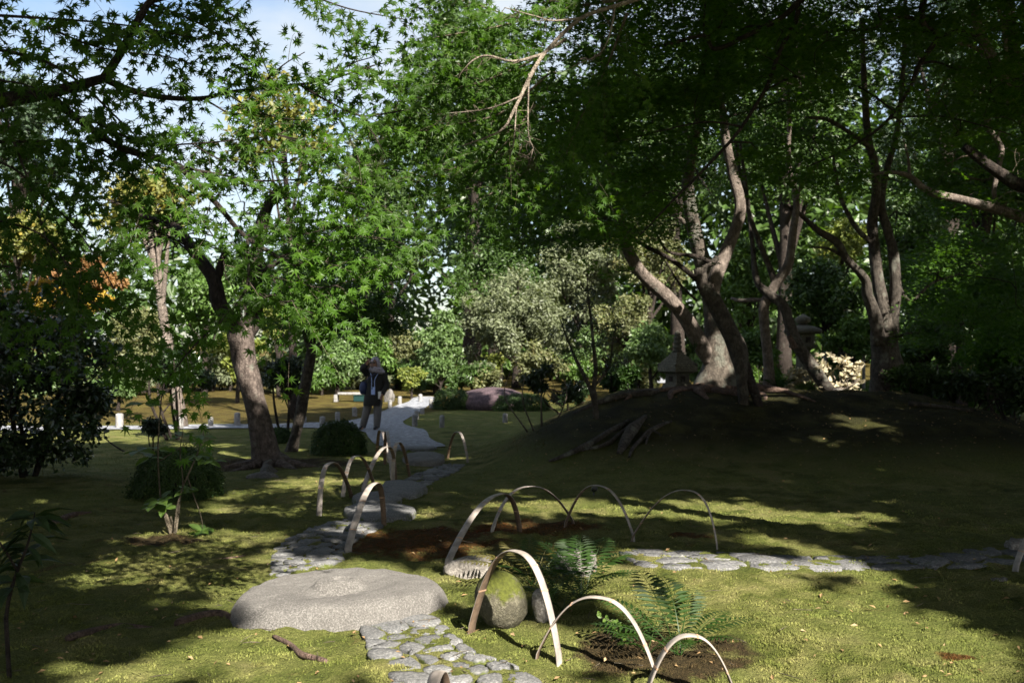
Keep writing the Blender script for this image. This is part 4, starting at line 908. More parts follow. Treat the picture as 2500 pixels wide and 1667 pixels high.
for rows in ([(1600, 545, 16.6, 6.12), (1560, 500, 16.5, 4.76), (1500, 470, 16.3, 4), (1420, 400, 16, 2.4)], [(1418, 470, 15.9, 4.76), (1340, 430, 15.6, 4), (1260, 400, 15.3, 2.8), (1180, 420, 15, 1.6)], [(1592, 330, 16.3, 5.44), (1540, 250, 16.1, 4.8), (1480, 180, 16, 3.2)], [(1430, 540, 16.0, 4.8), (1330, 540, 15.6, 3.6), (1200, 560, 15.2, 2.4), (1100, 540, 15, 1.6)]): t.limb(VL(rows), 'branch', 8, .06)
for k in range(9):
    a = -2.9 + k * .36 + rng.normal(0, .08); Lr = rng.uniform(.8, 1.9); q = np.linspace(0, 1, 7); x = b[0] + np.cos(a) * (.35 + q * Lr) + .15 * np.sin(q * 5 + k); y = b[1] + np.sin(a) * (.35 + q * Lr) * .9
    t.limb(np.column_stack([x, y, height(x, y) + .05 * (1 - q) - .02 + .02 * np.sin(q * 9 + k), .085 * (1 - q) + .02]), 'root', 8, .2, 3, 'root')
sprays(t, 1010, 1560, 330, 560, 13.5, 17, 110, (.45, .8), 240, (.055, .085), .3, lambda x, y: y < 600 - abs(x - 1250) * .2)
sprays(t, 1380, 1900, -60, 300, 13, 17, 80, (.45, .8), 300, (.06, .09), .25)
t.leaves = [let_sun_in(l) for l in t.leaves]
t.done(T_MAPLE3, M['maple_dark'])

b = V(1725, 945, 15.4)
t = Tree('maple_tree', 'dark twisting maple with a split hollow foot standing in front of the thick trunk', (b[0], b[1], float(height(b[0], b[1]))), 'bark', 'bark_dark', group=mg)
t.limb(VL([(1712, 955, 15.4, 11.6), (1706, 900, 15.4, 12.9), (1702, 850, 15.4, 16.3), (1694, 800, 15.5, 22.4), (1668, 743, 15.5, 19), (1638, 690, 15.6, 18.4), (1616, 655, 15.6, 15.6), (1604, 615, 15.6, 11.6)]), 'trunk', 16, .10, 6)
t.limb(VL([(1750, 950, 15.3, 8.16), (1738, 915, 15.35, 11.6), (1722, 870, 15.4, 10.2), (1708, 825, 15.45, 8.84), (1700, 790, 15.5, 6.8)]), 'trunk', 12, .22, 5, 'bark_dark')
t.limb(VL([(1634, 690, 15.6, 13.6), (1644, 637, 15.7, 16.3), (1668, 577, 15.8, 15), (1694, 513, 15.9, 13.6), (1700, 466, 15.9, 12.9), (1683, 397, 15.9, 11.6), (1668, 327, 15.8, 10.2), (1661, 258, 15.7, 8.16), (1645, 175, 15.6, 6.8), (1655, 70, 15.5, 6.12), (1670, -60, 15.4, 5.44)]), 'branch', 14, .06, 6, 'bark_pale')
t.limb(VL([(1606, 640, 15.6, 8.84), (1618, 612, 15.55, 8.84), (1638, 602, 15.5, 7.48), (1648, 590, 15.5, 5.44)]), 'branch', 10, .12)
for rows in ([(1604, 645, 15.6, 6.8), (1545, 598, 15.5, 5.44), (1466, 555, 15.3, 4.8), (1400, 505, 15.1, 2.8), (1340, 480, 15, 1.6)], [(1636, 603, 15.5, 4.76), (1594, 587, 15.4, 4.8), (1534, 577, 15.3, 3.6), (1502, 522, 15.2, 2.4), (1490, 480, 15.1, 1.6)], [(1600, 690, 15.6, 3.2), (1560, 650, 15.5, 2.4), (1530, 600, 15.4, 1.6)]): t.limb(VL(rows), 'branch', 8, .08, mat='bark_dark')
t.limb(VL([(1660, 250, 15.7, 6.12), (1640, 238, 15.6, 6.8), (1612, 236, 15.5, 6.12), (1590, 215, 15.4, 4.8)]), 'branch', 9, .1)
sprays(t, 1560, 1900, -40, 260, 12.5, 15.5, 60, (.35, .65), 300, (.055, .08), .3, lambda x, y: not (1570 < x < 1730 and y > 230 and rng.random() < .8))
t.leaves = [let_sun_in(l) for l in t.leaves]
t.done(T_MAPLE3, M['maple_dark'])

b = V(1915, 915, 18)
t = Tree('maple_tree', 'leaning maple with a scarred lower trunk beside the cream-leaved shrub', (b[0], b[1], float(height(b[0], b[1]))), 'bark', 'bark_dark', group=mg)
t.limb(VL([(1930, 935, 18, 13.6), (1910, 905, 18, 14.3), (1871, 850, 18, 15), (1831, 789, 18, 14.3), (1812, 739, 18.1, 12.2), (1798, 702, 18.2, 10.9), (1762, 672, 18.3, 9.52), (1738, 642, 18.4, 7.48), (1728, 559, 18.5, 5.44), (1718, 470, 18.5, 4.8), (1700, 330, 18.4, 3.2)]), 'trunk', 14, .12, 6)
t.limb(VL([(1826, 800, 17.8, 8.16), (1812, 770, 17.8, 6.8)]), 'scar', 8, .3, 4, 'root')
sprays(t, 1640, 1900, 100, 420, 18.8, 21, 40, (.4, .75), 350, (.06, .09), .3)
t.leaves = [let_sun_in(l) for l in t.leaves]
t.done(T_MAPLE3, M['maple_dark'])

b = V(1765, 880, 18.6)
t = Tree('maple_tree', 'slim grey maple with an S-bent trunk between the twisting maple and the leaning one', (b[0], b[1], float(height(b[0], b[1]))), 'bark_pale', 'bark_dark', group=mg)
t.limb(VL([(1768, 900, 18.6, 15), (1764, 831, 18.6, 12.2), (1756, 743, 18.5, 11.6), (1757, 697, 18.4, 11.6), (1782, 651, 18.3, 10.9), (1811, 605, 18.2, 10.2), (1821, 536, 18.1, 8.84), (1829, 480, 18, 8.16), (1825, 434, 18, 6.8), (1813, 393, 17.9, 6.12), (1811, 351, 17.8, 5.44), (1813, 282, 17.7, 4.76), (1810, 235, 17.6, 4.42), (1804, 120, 17.4, 4), (1800, -40, 17.2, 3.2)]), 'trunk', 14, .08, 6)
t.limb(VL([(1778, 650, 18.3, 7.48), (1772, 625, 18.3, 7.48), (1754, 582, 18.3, 6.46), (1726, 508, 18.2, 5.44), (1705, 430, 18.1, 4.8), (1690, 330, 18, 3.2)]), 'branch', 10, .08, 5, 'bark')
t.limb(VL([(1757, 690, 18.4, 5.44), (1735, 688, 18.5, 4.76), (1700, 690, 18.7, 4.8), (1680, 685, 18.9, 3.2)]), 'branch', 8, .08, 5)
t.limb(VL([(1828, 470, 18, 4), (1842, 420, 17.9, 3.2), (1880, 380, 17.8, 2.4)]), 'branch', 6, .08, 5)
sprays(t, 1760, 2040, 40, 430, 18.6, 21, 50, (.35, .7), 320, (.06, .09), .3, hole)
t.leaves = [let_sun_in(l) for l in t.leaves]
t.done(T_MAPLE3, M['maple_dark'])

b = V(2042, 900, 19)
t = Tree('maple_tree', 'three-stemmed maple with a fluted trunk right of the cream-leaved shrub', (b[0], b[1], float(height(b[0], b[1]))), 'bark', 'bark_dark', group=mg)
t.limb(VL([(2046, 960, 19, 52), (2040, 880, 19, 44), (2036, 810, 19, 33.6), (2030, 745, 19, 25.8), (2036, 705, 19, 19)]), 'trunk', 18, .14, 6)
t.limb(VL([(2040, 760, 18.9, 16.3), (2026, 690, 18.9, 14.3), (2016, 645, 18.9, 13.6), (2007, 559, 18.9, 12.2), (2003, 512, 18.9, 11.6), (2012, 443, 18.8, 10.9), (2008, 374, 18.7, 10.2), (1994, 318, 18.6, 8.84), (1985, 200, 18.4, 6.8), (1980, 40, 18.2, 5.44)]), 'branch', 14, .08, 6)
t.limb(VL([(2046, 780, 18.9, 16.3), (2050, 728, 18.9, 14.3), (2057, 659, 18.8, 13.6), (2051, 577, 18.8, 11.6), (2038, 530, 18.8, 10.2), (2024, 470, 18.9, 8.84), (2034, 400, 19, 7.48), (2060, 300, 19, 6.12), (2075, 150, 19, 4.76), (2080, -40, 19, 4.8)]), 'branch', 14, .08, 6)
t.limb(VL([(2020, 790, 18.8, 15), (2008, 722, 18.7, 13.6), (1993, 676, 18.6, 12.2), (1986, 640, 18.5, 10.2), (1943, 592, 18.4, 8.84), (1922, 557, 18.3, 9.52), (1877, 528, 18.2, 6.8), (1838, 492, 18.1, 4.76), (1800, 470, 18, 3.2)]), 'branch', 14, .12, 6)
for rows in ([(2004, 560, 18.9, 6.12), (1968, 525, 18.8, 5.44), (1937, 469, 18.7, 4.76), (1922, 415, 18.6, 4), (1910, 330, 18.5, 2.4)], [(1940, 590, 18.4, 4), (1900, 570, 18.3, 3.2), (1860, 568, 18.2, 2)], [(2056, 640, 18.8, 4.8), (2090, 690, 18.8, 4), (2140, 650, 18.8, 3.2), (2200, 630, 18.9, 2.4)], [(2000, 340, 18.6, 6.12), (1960, 310, 18.5, 5.44), (1900, 275, 18.4, 4.8), (1850, 270, 18.3, 3.2)]): t.limb(VL(rows), 'branch', 8, .08)
sprays(t, 1850, 2360, -40, 440, 19.5, 23, 130, (.45, .8), 220, (.06, .09), .3, hole)
sprays(t, 2060, 2400, 420, 800, 18, 22, 100, (.5, .9), 240, (.065, .095), .3)
t.leaves = [let_sun_in(l) for l in t.leaves]
t.done(T_MAPLE3, M['maple_dark'])

t = Tree('maple_tree', 'maple at the right edge with a long sunlit branch and a dark broken one above', (7.6, 13.6, 0), 'bark_pale', 'twig', group=mg)
t.limb([(7.6, 13.6, -.1, .3), (7.55, 13.6, 1.4, .26), (7.4, 13.6, 3.0, .2), (7.2, 13.6, 4.4, .15), (6.9, 13.7, 5.6, .1), (6.8, 13.7, 7.5, .06)], 'trunk', 16, .12, 5, 'bark')
t.limb(np.vstack([[7.5, 13.6, 2.3, .11], VL([(2400, 518, 13.3, 15), (2352, 500, 13.2, 13), (2290, 480, 13.1, 12), (2200, 456, 13, 10), (2150, 446, 13, 9), (2118, 430, 13, 8), (2088, 404, 13, 6), (2040, 396, 13, 4), (1980, 408, 13, 2)])]), 'branch', 10, .10)
t.limb(np.vstack([[7.4, 13.6, 3.0, .11], VL([(2400, 455, 13, 17), (2330, 420, 12.9, 15), (2270, 380, 12.8, 13), (2215, 336, 12.7, 9)])]), 'branch', 10, .12, 5, 'bark_dark')
t.limb(VL([(2330, 500, 13.1, 5), (2284, 453, 13.2, 5), (2295, 378, 13.2, 6), (2299, 336, 13.2, 6.5), (2266, 286, 13.2, 7), (2282, 244, 13.2, 7), (2296, 205, 13.2, 6), (2310, 110, 13.2, 5), (2290, 0, 13.2, 4)]), 'branch', 9, .1)
t.limb(np.vstack([[7.2, 13.6, 4.4, .09], VL([(2400, 320, 13.4, 14), (2352, 269, 13.4, 14), (2324, 231, 13.4, 13), (2303, 181, 13.4, 12), (2282, 138, 13.4, 12), (2246, 63, 13.4, 11), (2236, -40, 13.4, 10)])]), 'branch', 10, .1)
for rows in ([(2282, 140, 13.4, 7), (2240, 110, 13.3, 5), (2200, 100, 13.2, 3)], [(2299, 336, 13.2, 4), (2290, 315, 13.2, 4), (2300, 300, 13.2, 2)], [(2090, 408, 13, 4), (2085, 360, 13, 3), (2075, 320, 13, 2)]): t.limb(VL(rows), 'branch', 7, .08)
sprays(t, 2090, 2420, 40, 420, 13.6, 16.5, 80, (.3, .55), 240, (.05, .08), .3)
sprays(t, 2130, 2420, 430, 500, 12.6, 13.4, 9, (.22, .4), 90, (.05, .075), .2)
t.leaves = [let_sun_in(l) for l in t.leaves]
t.done(T_MAPLE5, M['maple'])

# --- the two trees at left
b = GV(625, 1066)
t = Tree('maple_tree', 'leaning left tree with a scaly grey-brown trunk that forks above head height', b, 'bark_left', 'bark_dark')
D = b[1]
t.limb(VL([(628, 1078, D, 51.6), (612, 1050, D, 36.1), (604, 1010, D, 31), (592, 950, D, 25.1), (575, 880, D, 25.1), (562, 830, D, 25.8), (556, 790, D, 28.1), (553, 765, D, 28.9), (556, 745, D, 22.8)]), 'trunk', 16, .10, 6)
t.limb(VL([(560, 775, D, 20.6), (540, 745, D - .1, 18.9), (505, 700, D - .2, 17.2), (490, 640, D - .2, 15.5), (455, 590, D - .2, 12.9), (420, 540, D - .1, 11.2), (380, 510, D, 9.46), (330, 500, D, 8), (270, 480, D, 5)]), 'branch', 12, .12, 6, 'bark_dark')  # darker bark on these upper limbs stands in for shade
t.limb(VL([(562, 770, D, 20.6), (582, 735, D + .1, 18.9), (586, 680, D + .1, 17.2), (586, 610, D + .2, 16.3), (594, 550, D + .2, 15.5), (606, 500, D + .2, 14.6), (622, 460, D + .2, 12), (650, 430, D + .2, 8)]), 'branch', 12, .10, 6, 'bark_dark')
t.limb(VL([(497, 650, D - .2, 9), (510, 600, D - .2, 9), (520, 575, D - .2, 6)]), 'branch', 8, .1, 5, 'bark_dark')
t.limb(VL([(586, 640, D + .1, 9), (640, 600, D + .2, 6), (700, 570, D + .3, 4), (760, 560, D + .3, 2)]), 'branch', 8, .1, 5, 'bark_dark')
for _ in range(60):
    a = rng.uniform(0, 1); p = V(300 + 130 * a, 470 + 90 * a + rng.normal(0, 12), D - .2 + rng.normal(0, .3)); q = p + np.array([rng.normal(0, .35), rng.normal(0, .2), rng.normal(-.05, .10)]); tube(t.tw, spline([p, (p + q) / 2 + rng.normal(0, .05, 3), q], 3), [.012] * 7, 3, 0, False); t.ntw += 1
for k in range(5):
    a = -2.6 + k * .55; q = np.linspace(0, 1, 6); x = b[0] + np.cos(a) * (.28 + q * .7); y = b[1] + np.sin(a) * (.28 + q * .6)
    t.limb(np.column_stack([x, y, height(x, y) + .05 * (1 - q) - .03, .075 * (1 - q) + .015]), 'root', 8, .2, 3)
sprays(t, 560, 900, 520, 740, D - 1.2, D + 2.0, 60, (.35, .7), 330, (.06, .085), .3)
sprays(t, 430, 720, 420, 600, D - .5, D + 2, 6, (.3, .5), 70, (.06, .085), .3)
t.leaves = [let_sun_in(l) for l in t.leaves]
t.done(T_MAPLE3, M['maple'])

b = GV(672, 1036)
t = Tree('maple_tree', 'slender crooked maple right of the leaning left tree, its fork pale at the tip', b, 'bark', 'bark_dark')
D = b[1]
t.limb(VL([(668, 1046, D, 17.2), (676, 1010, D, 12.9), (690, 950, D, 12.9), (700, 890, D, 12.9), (712, 830, D, 11.2), (718, 790, D, 10.3)]), 'trunk', 12, .12, 5)
t.limb(VL([(716, 800, D, 9.46), (735, 795, D, 10), (755, 770, D, 9), (764, 730, D, 7), (772, 680, D, 5), (790, 620, D, 3)]), 'branch', 9, .1)
for rows in ([(716, 800, D, 8), (722, 765, D, 7), (730, 740, D, 6), (728, 690, D, 3)], [(714, 810, D, 6), (700, 770, D, 5), (690, 720, D, 3.5), (670, 660, D, 2)]): t.limb(VL(rows), 'branch', 8, .1)
sprays(t, 620, 900, 590, 770, D - 1.5, D + 1.5, 44, (.4, .7), 330, (.06, .085), .3)
t.leaves = [let_sun_in(l) for l in t.leaves]
t.done(T_MAPLE3, M['maple'])

# --- the trees behind the camera that throw the broken shade over moss and stones
def clear_of_stone(pts, r=.75):                        # limbs grow clear of the sunbeam that reaches the big stone
    d = np.asarray(pts, float) - np.array([-1.05, 6.3, .15]); al = d @ S
    return bool((np.sqrt(np.maximum((d * d).sum(1) - al * al, 0)) > r).all())
trunks = [(2.9, -4.0, 11.0), (0.9, -1.9, 9.0), (8.4, 2.6, 10.0), (-5.2, -4.6, 9.5), (8.0, -8.2, 10.5), (12.2, 7.4, 11.5), (-1.2, -8.8, 10.0), (15.5, 14.5, 12.0), (16.5, 2.0, 11.0), (23.5, 21.0, 13.5), (26.0, 29.0, 14.0)]
labels = ['tall evergreen behind the viewpoint casting the long left trunk shadow', 'slim evergreen just behind the viewpoint shading the near cobbles', 'evergreen right of the view shading the lawn beside the slab path', 'evergreen behind and left of the viewpoint', 'evergreen far behind the viewpoint to the right',
          'tall evergreen right of the mound shading its crest', 'evergreen straight behind the viewpoint', 'tallest evergreen to the right of the back garden', 'evergreen far out to the right of the lawn', 'added evergreen out of view at right, shading the back thicket', 'farthest added evergreen out of view at right, shading the back thicket']
for (x, y, h), lab in zip(trunks, labels):
    t = Tree('evergreen_tree', lab, (x, y, float(height(x, y))), 'bark', 'bark_dark', group='evergreens behind the viewpoint'); sh.append(t); z0 = float(height(x, y))
    lean = rng.normal(0, .04, 2)
    t.limb([(x + lean[0] * z, y + lean[1] * z, z0 - .2 + z, .17 * (1 - z / h * .75)) for z in np.linspace(0, h, 7)], 'trunk', 12, .08, 4)
    for k in range(5):
        for _t in range(12):
            a = rng.uniform(0, 6.28); z = h * rng.uniform(.55, .8); Ln = rng.uniform(1.8, 3.2)
            if clear_of_stone([(x + math.cos(a) * q * Ln, y + math.sin(a) * q * Ln, z0 + z + q * 1.5) for q in np.linspace(0, 1, 12)]): break
        t.limb([(x + lean[0] * z + math.cos(a) * q * Ln, y + lean[1] * z + math.sin(a) * q * Ln, z0 + z + q * 1.5, .07 * (1 - q * .7)) for q in (0, .3, .65, 1)], 'branch', 7, .08, 4)
cl = [[] for _ in sh]; TX = np.array([(a, b) for a, b, _ in trunks])
for k in range(9000):
    g = np.array([rng.uniform(-10.5, 17), rng.uniform(2.2, 31)])
    if g[0] < -6.6 and g[1] > 18.5: continue
    z = rng.uniform(7.2, 11.0) + max(0, g[1] - 20) * .12; c = np.array([g[0], g[1], 0]) + S * (z / S[2])
    if c[1] > 0.5 and (z - 1.0 - EYE) / c[1] < .385 and abs(c[0]) / c[1] < .60: continue
    dens = .92 if g[1] > 10.5 else .80
    if rng.random() > dens + .25 * wob(g[0], g[1], 1.9, 7): continue
    w = int(np.argmin(((TX - c[:2]) ** 2).sum(1))); cl[w].append(clump(c, rng.uniform(.4, .75), 24, (.28, .41), .4, .6, .6, .2))
    if k % 6 == 0: sh[w].reach(c)
for k in range(2600):  # added canopy, out of view, that shades the back thicket
    g = np.array([rng.uniform(5, 25), rng.uniform(23, 44)]); z = rng.uniform(9.5, 14.0); c = np.array([g[0], g[1], 3.0]) + S * ((z - 3.0) / S[2])
    if c[1] > 0.5 and (z - 1.0 - EYE) / c[1] < .385 and abs(c[0]) / c[1] < .60: continue
    if rng.random() > .85: continue
    w = int(np.argmin(((TX - c[:2]) ** 2).sum(1))); cl[w].append(clump(c, rng.uniform(.5, .9), 26, (.32, .46), .4, .6, .6, .2))
    if k % 8 == 0: sh[w].reach(c)
for t, c in zip(sh, cl):
    if c: t.leaves = [let_sun_in(lcat(c), .14)]
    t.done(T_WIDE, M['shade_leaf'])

# evergreens just outside the frame at left: added to block skylight and keep the left lawn dark
for x, y, h, lab in ((-6.6, 7.6, 6.5, 'added bushy evergreen left of the view beside the near maple, blocking skylight'), (-8.6, 11.8, 7.0, 'added bushy evergreen left of the dark camellia, out of view, blocking skylight'), (-6.4, 3.2, 6.0, 'added bushy evergreen left of the viewpoint, blocking skylight')):
    t = Tree('evergreen_tree', lab, (x, y, float(height(x, y))), 'bark', 'bark_dark', group='evergreens added outside the view at left to darken the lawn')
    t.limb([(x, y, -.2 + z, .14 * (1 - z / h * .8)) for z in np.linspace(0, h, 6)], 'trunk', 10, .08, 4)
    for k in range(120):
        c = np.array([x + rng.normal(0, .95), y + rng.normal(0, 1.1), rng.uniform(.5, h)])
        if abs(c[0] + .5) / max(c[1], .1) < .58: continue
        t.add(clump(c, rng.uniform(.4, .7), 34, (.22, .32), .4, .8, .5, .2))
        if k % 5 == 0: t.reach(c)
    t.leaves = [let_sun_in(l, .14) for l in t.leaves]; t.done(T_WIDE, M['shade_leaf'])
# ---------------------------------------------------------------- background trees and shrubs
def crown_tree(name, label, cx, cy, hw, hh, d, mat, lsize, n, T=T_OVAL, bark='bark_dark', cat='tree', group=None, lumps=None, base_dx=0.0, cr=.34, limbs=5, trunk_r=None, out=.6, squash=.8, stems=1):
    c = V(cx, cy, d); rx = hw / 2286 * d; rz = hh / 2286 * d; ry = min(rx, rz * 1.3) * .9
    bx, by = c[0] + base_dx, d; bz = float(height(bx, by)); tr = trunk_r or max(.03, .05 * (rx + rz) ** .9)
    root = empty(name, (bx, by, bz), label, cat, group); tm = MB(); top = c + np.array([0, 0, rz * .5])
    for s_ in range(stems):
        o = np.array([rng.normal(0, .05 + .1 * (s_ > 0)), rng.normal(0, .08), 0]) * (stems > 1)
        mid = np.array([bx, by, bz]) * .5 + top * .5 + rng.normal(0, .06 * rx, 3) + o * 2.5
        sp = spline([np.array([bx, by, bz - .1]) + o, mid, top + o * 2.2], 6); tm = MB(); tube(tm, sp, np.linspace(tr, tr * .3, len(sp)), 9, .1, True, s_); tm.build('trunk' if stems == 1 else 'stem', M[bark], root)
    bm_ = MB(); Ls = []
    lumps = lumps or max(7, int(n / 150))
    for k in range(lumps):
        u = unit(rng.normal(0, 1, 3)); q = rng.random() ** .45
        if u[2] < -.75: u[2] *= -.5
        f = 1 - .35 * max(0, u[2]) ** 2
        p = c + u * np.array([rx * f, ry * f, rz]) * q * (1 - cr * .55)
        r = cr * min(rx, rz) * rng.uniform(.7, 1.25)
        if p[2] - r * .9 < float(height(p[0], p[1])) : p[2] = float(height(p[0], p[1])) + r * .9
        Ls.append(clump(p, r, max(20, n // lumps), lsize, out, squash, .35, .35))
        if k < limbs * 3:
            a = sp[int(len(sp) * rng.uniform(.3, .85))]; m = (a + p) / 2 + np.array([0, 0, -.08 * rx]); q2 = spline([a, m, p], 3); tube(bm_, q2, np.linspace(tr * .45, tr * .1, len(q2)), 5, 0, False)
    o = bm_.build('branches', M[bark], root); o['kind'] = 'stuff'
    leaf_mesh('foliage', lcat(Ls), T, M[mat], root, 'stuff'); return root

BG = [  # label, centre x, y (view pixels), half width, half height, distance, material, leaf size, leaves, options
 ('grey-green feathery tree filling the middle of the clearing behind the purple boulder', 1185, 745, 150, 135, 41, 'grey_green', (.13, .22), 15000, dict(cr=.22)),
 ('taller grey-green tree rising behind the feathery one, near the mound', 1330, 640, 120, 140, 46, 'grey_green', (.14, .24), 9000, dict(cr=.25)),
 ('bright green small tree with an upright crown right of the yellow bush', 1008, 785, 56, 88, 38, 'bright', (.14, .22), 6000, dict(cr=.3)),
 ('round bright green tree in front of the upright one, on a thin stem', 1012, 850, 40, 34, 36, 'bright', (.12, .19), 2600, dict(cr=.35)),
 ('olive-brown bush tree between the person and the yellow bush', 925, 810, 66, 66, 40, 'olive', (.13, .2), 6000, dict(cr=.3)),
 ('sunny mid-green tree directly behind the person', 850, 800, 62, 86, 39, 'mid_green', (.14, .22), 6000, dict(cr=.3)),
 ('bright leafy tree behind the slender crooked maple', 775, 835, 62, 68, 37, 'bright', (.13, .2), 5200, dict(cr=.3)),
 ('low grey-green bush at the right foot of the feathery tree', 1110, 855, 55, 42, 38, 'grey_green', (.12, .19), 3500, dict(cr=.32)),
 ('grey-green willowy bush right of centre before the bright clearing', 1240, 835, 70, 55, 39, 'olive', (.12, .2), 4500, dict(cr=.3)),
 ('dark evergreen with black limbs standing behind the centre shrubs', 1135, 640, 120, 105, 46, 'evergreen', (.16, .26), 7000, dict(trunk_r=.4)),
 ('tall dark evergreen towering at the top centre against the sky', 1085, 235, 175, 330, 50, 'evergreen', (.2, .34), 16000, dict(cr=.26, trunk_r=.5)),
 ('dense green evergreen below the towering one, left side', 900, 560, 105, 170, 47, 'evergreen', (.18, .28), 9000, dict(cr=.28)),
 ('hazy grey tree showing through leaves left of the towering evergreen', 850, 400, 90, 120, 56, 'grey_green', (.2, .3), 5000, dict(cr=.28)),
 ('olive-green sunlit maple in the bright clearing left of the lantern', 1440, 740, 85, 90, 36, 'olive', (.12, .2), 4200, dict(cr=.3)),
 ('fresh green tree behind the roofed lantern', 1500, 800, 80, 66, 34, 'bright', (.12, .2), 5500, dict(cr=.3)),
 ('light green tree right behind the small dark sapling', 1390, 790, 80, 70, 40, 'bright', (.12, .2), 5500, dict(cr=.3)),
 ('pale green tree high behind the left-leaning limb', 1490, 590, 110, 110, 44, 'olive', (.15, .25), 6500, dict(cr=.28)),
 ('tall dark conifer behind the mound maples', 1560, 350, 130, 300, 52, 'evergreen', (.2, .32), 9000, dict(cr=.25, trunk_r=.4)),
 ('green broadleaf tree seen between the thick trunk and the slim grey one', 1715, 640, 80, 130, 30, 'mid_green', (.13, .2), 6000, dict(cr=.3)),
 ('low green tree under the slim grey maple', 1720, 800, 75, 60, 26, 'mid_green', (.1, .16), 5000, dict(cr=.32)),
 ('tall evergreen behind the slim grey maple', 1800, 330, 130, 300, 48, 'evergreen', (.2, .32), 7000, dict(cr=.25, trunk_r=.4)),
 ('yellow-green maple glowing behind the three-stemmed maple', 1935, 560, 75, 75, 33, 'lime', (.12, .2), 3600, dict(cr=.3)),
 ('dark green tree behind the stone lantern with the ball finial', 1890, 690, 100, 130, 31, 'evergreen', (.13, .2), 8000, dict(cr=.3)),
 ('dim green tree filling the gap left of the three-stemmed maple', 1960, 780, 90, 60, 30, 'mid_green', (.12, .18), 3600, dict(cr=.32)),
 ('very dark spreading tree at the right behind the sunlit branch', 2210, 660, 170, 170, 27, 'maple_dark', (.12, .2), 15000, dict(cr=.28)),
 ('black-green tree low at the right edge', 2330, 820, 130, 120, 22, 'maple_dark', (.1, .16), 11000, dict(cr=.3)),
 ('deep green tree high at the right edge behind the sunlit branch', 2270, 400, 150, 150, 30, 'evergreen', (.14, .22), 10000, dict(cr=.28)),
 ('tall dark tree closing the view at the upper right', 2180, 200, 190, 300, 46, 'conifer', (.2, .32), 9000, dict(cr=.24, trunk_r=.45)),
 ('dark tree behind the three-stemmed maple', 2090, 560, 110, 200, 36, 'evergreen', (.15, .24), 9000, dict(cr=.27)),
 ('low dark tree right of the three-stemmed maple', 2130, 790, 90, 80, 24, 'evergreen', (.1, .16), 6000, dict(cr=.3)),
 ('orange autumn maple glowing at the far left above the dark camellia', 190, 640, 105, 62, 42, 'orange', (.14, .24), 5200, dict(cr=.3)),
 ('golden maple at the far left just below the orange one', 120, 690, 160, 50, 40, 'gold', (.14, .24), 6500, dict(cr=.3)),
 ('yellow-leaved tree at the left edge behind the near maple', 40, 560, 95, 90, 38, 'yellowing', (.16, .26), 4200, dict(cr=.3)),
 ('large-leaved tree turning yellow at left on a pinkish sunlit trunk', 330, 470, 125, 105, 23, 'yellowing', (.14, .22), 1500, dict(cr=.26, lumps=50, out=.3, limbs=2, bark='bark_pale', base_dx=.9, trunk_r=.16)),
 ('tall large-leaved tree turning yellow behind the fork of the leaning left tree', 640, 300, 140, 150, 26, 'yellowing', (.15, .22), 1500, dict(cr=.26, lumps=60, out=.3, limbs=2, base_dx=.4, trunk_r=.12)),
 ('grey-green tree behind the pinkish trunk', 470, 690, 80, 90, 36, 'mid_green', (.14, .22), 6000, dict(cr=.3)),
 ('yellow-green bush left of the leaning left tree', 545, 800, 70, 45, 33, 'lime', (.12, .2), 3000, dict(cr=.34)),
 ('yellow-green tree glimpsed between the leaning left tree and the slender one', 640, 740, 60, 70, 36, 'lime', (.13, .2), 3400, dict(cr=.32)),
 ('olive tree behind the dark shrubs at left', 330, 780, 90, 80, 38, 'olive', (.14, .22), 6000, dict(cr=.3)),
 ('bright green bush shining through behind the dark camellia', 270, 890, 80, 38, 30, 'bright', (.12, .2), 3800, dict(cr=.36)),
 ('sunlit green bush at the far left behind the dark camellia', 130, 860, 110, 60, 33, 'bright', (.13, .2), 4500, dict(cr=.34)),
 ('bluish conifer at the left edge behind the near maple', 55, 330, 110, 190, 46, 'conifer', (.2, .32), 8000, dict(cr=.25)),
 ('dark green tree far left below the conifer', 10, 800, 100, 130, 40, 'evergreen', (.16, .25), 6000, dict(cr=.3)),
 ('dim pine-green tree behind the forked left tree', 560, 640, 80, 80, 44, 'evergreen', (.16, .24), 5000, dict(cr=.3)),
 ('low hedge-like green tree behind the gold lawn at left', 690, 880, 70, 34, 35, 'mid_green', (.12, .18), 3400, dict(cr=.36)),
]
for lab, cx, cy, hw, hh, d, mat, ls, n, kw in BG:
    crown_tree('broadleaf_tree' if mat not in ('conifer',) else 'conifer_tree', lab, cx, cy, hw, hh, d, mat, ls, n, T=T_WIDE if mat in ('yellowing', 'orange', 'gold') else T_OVAL, **kw)
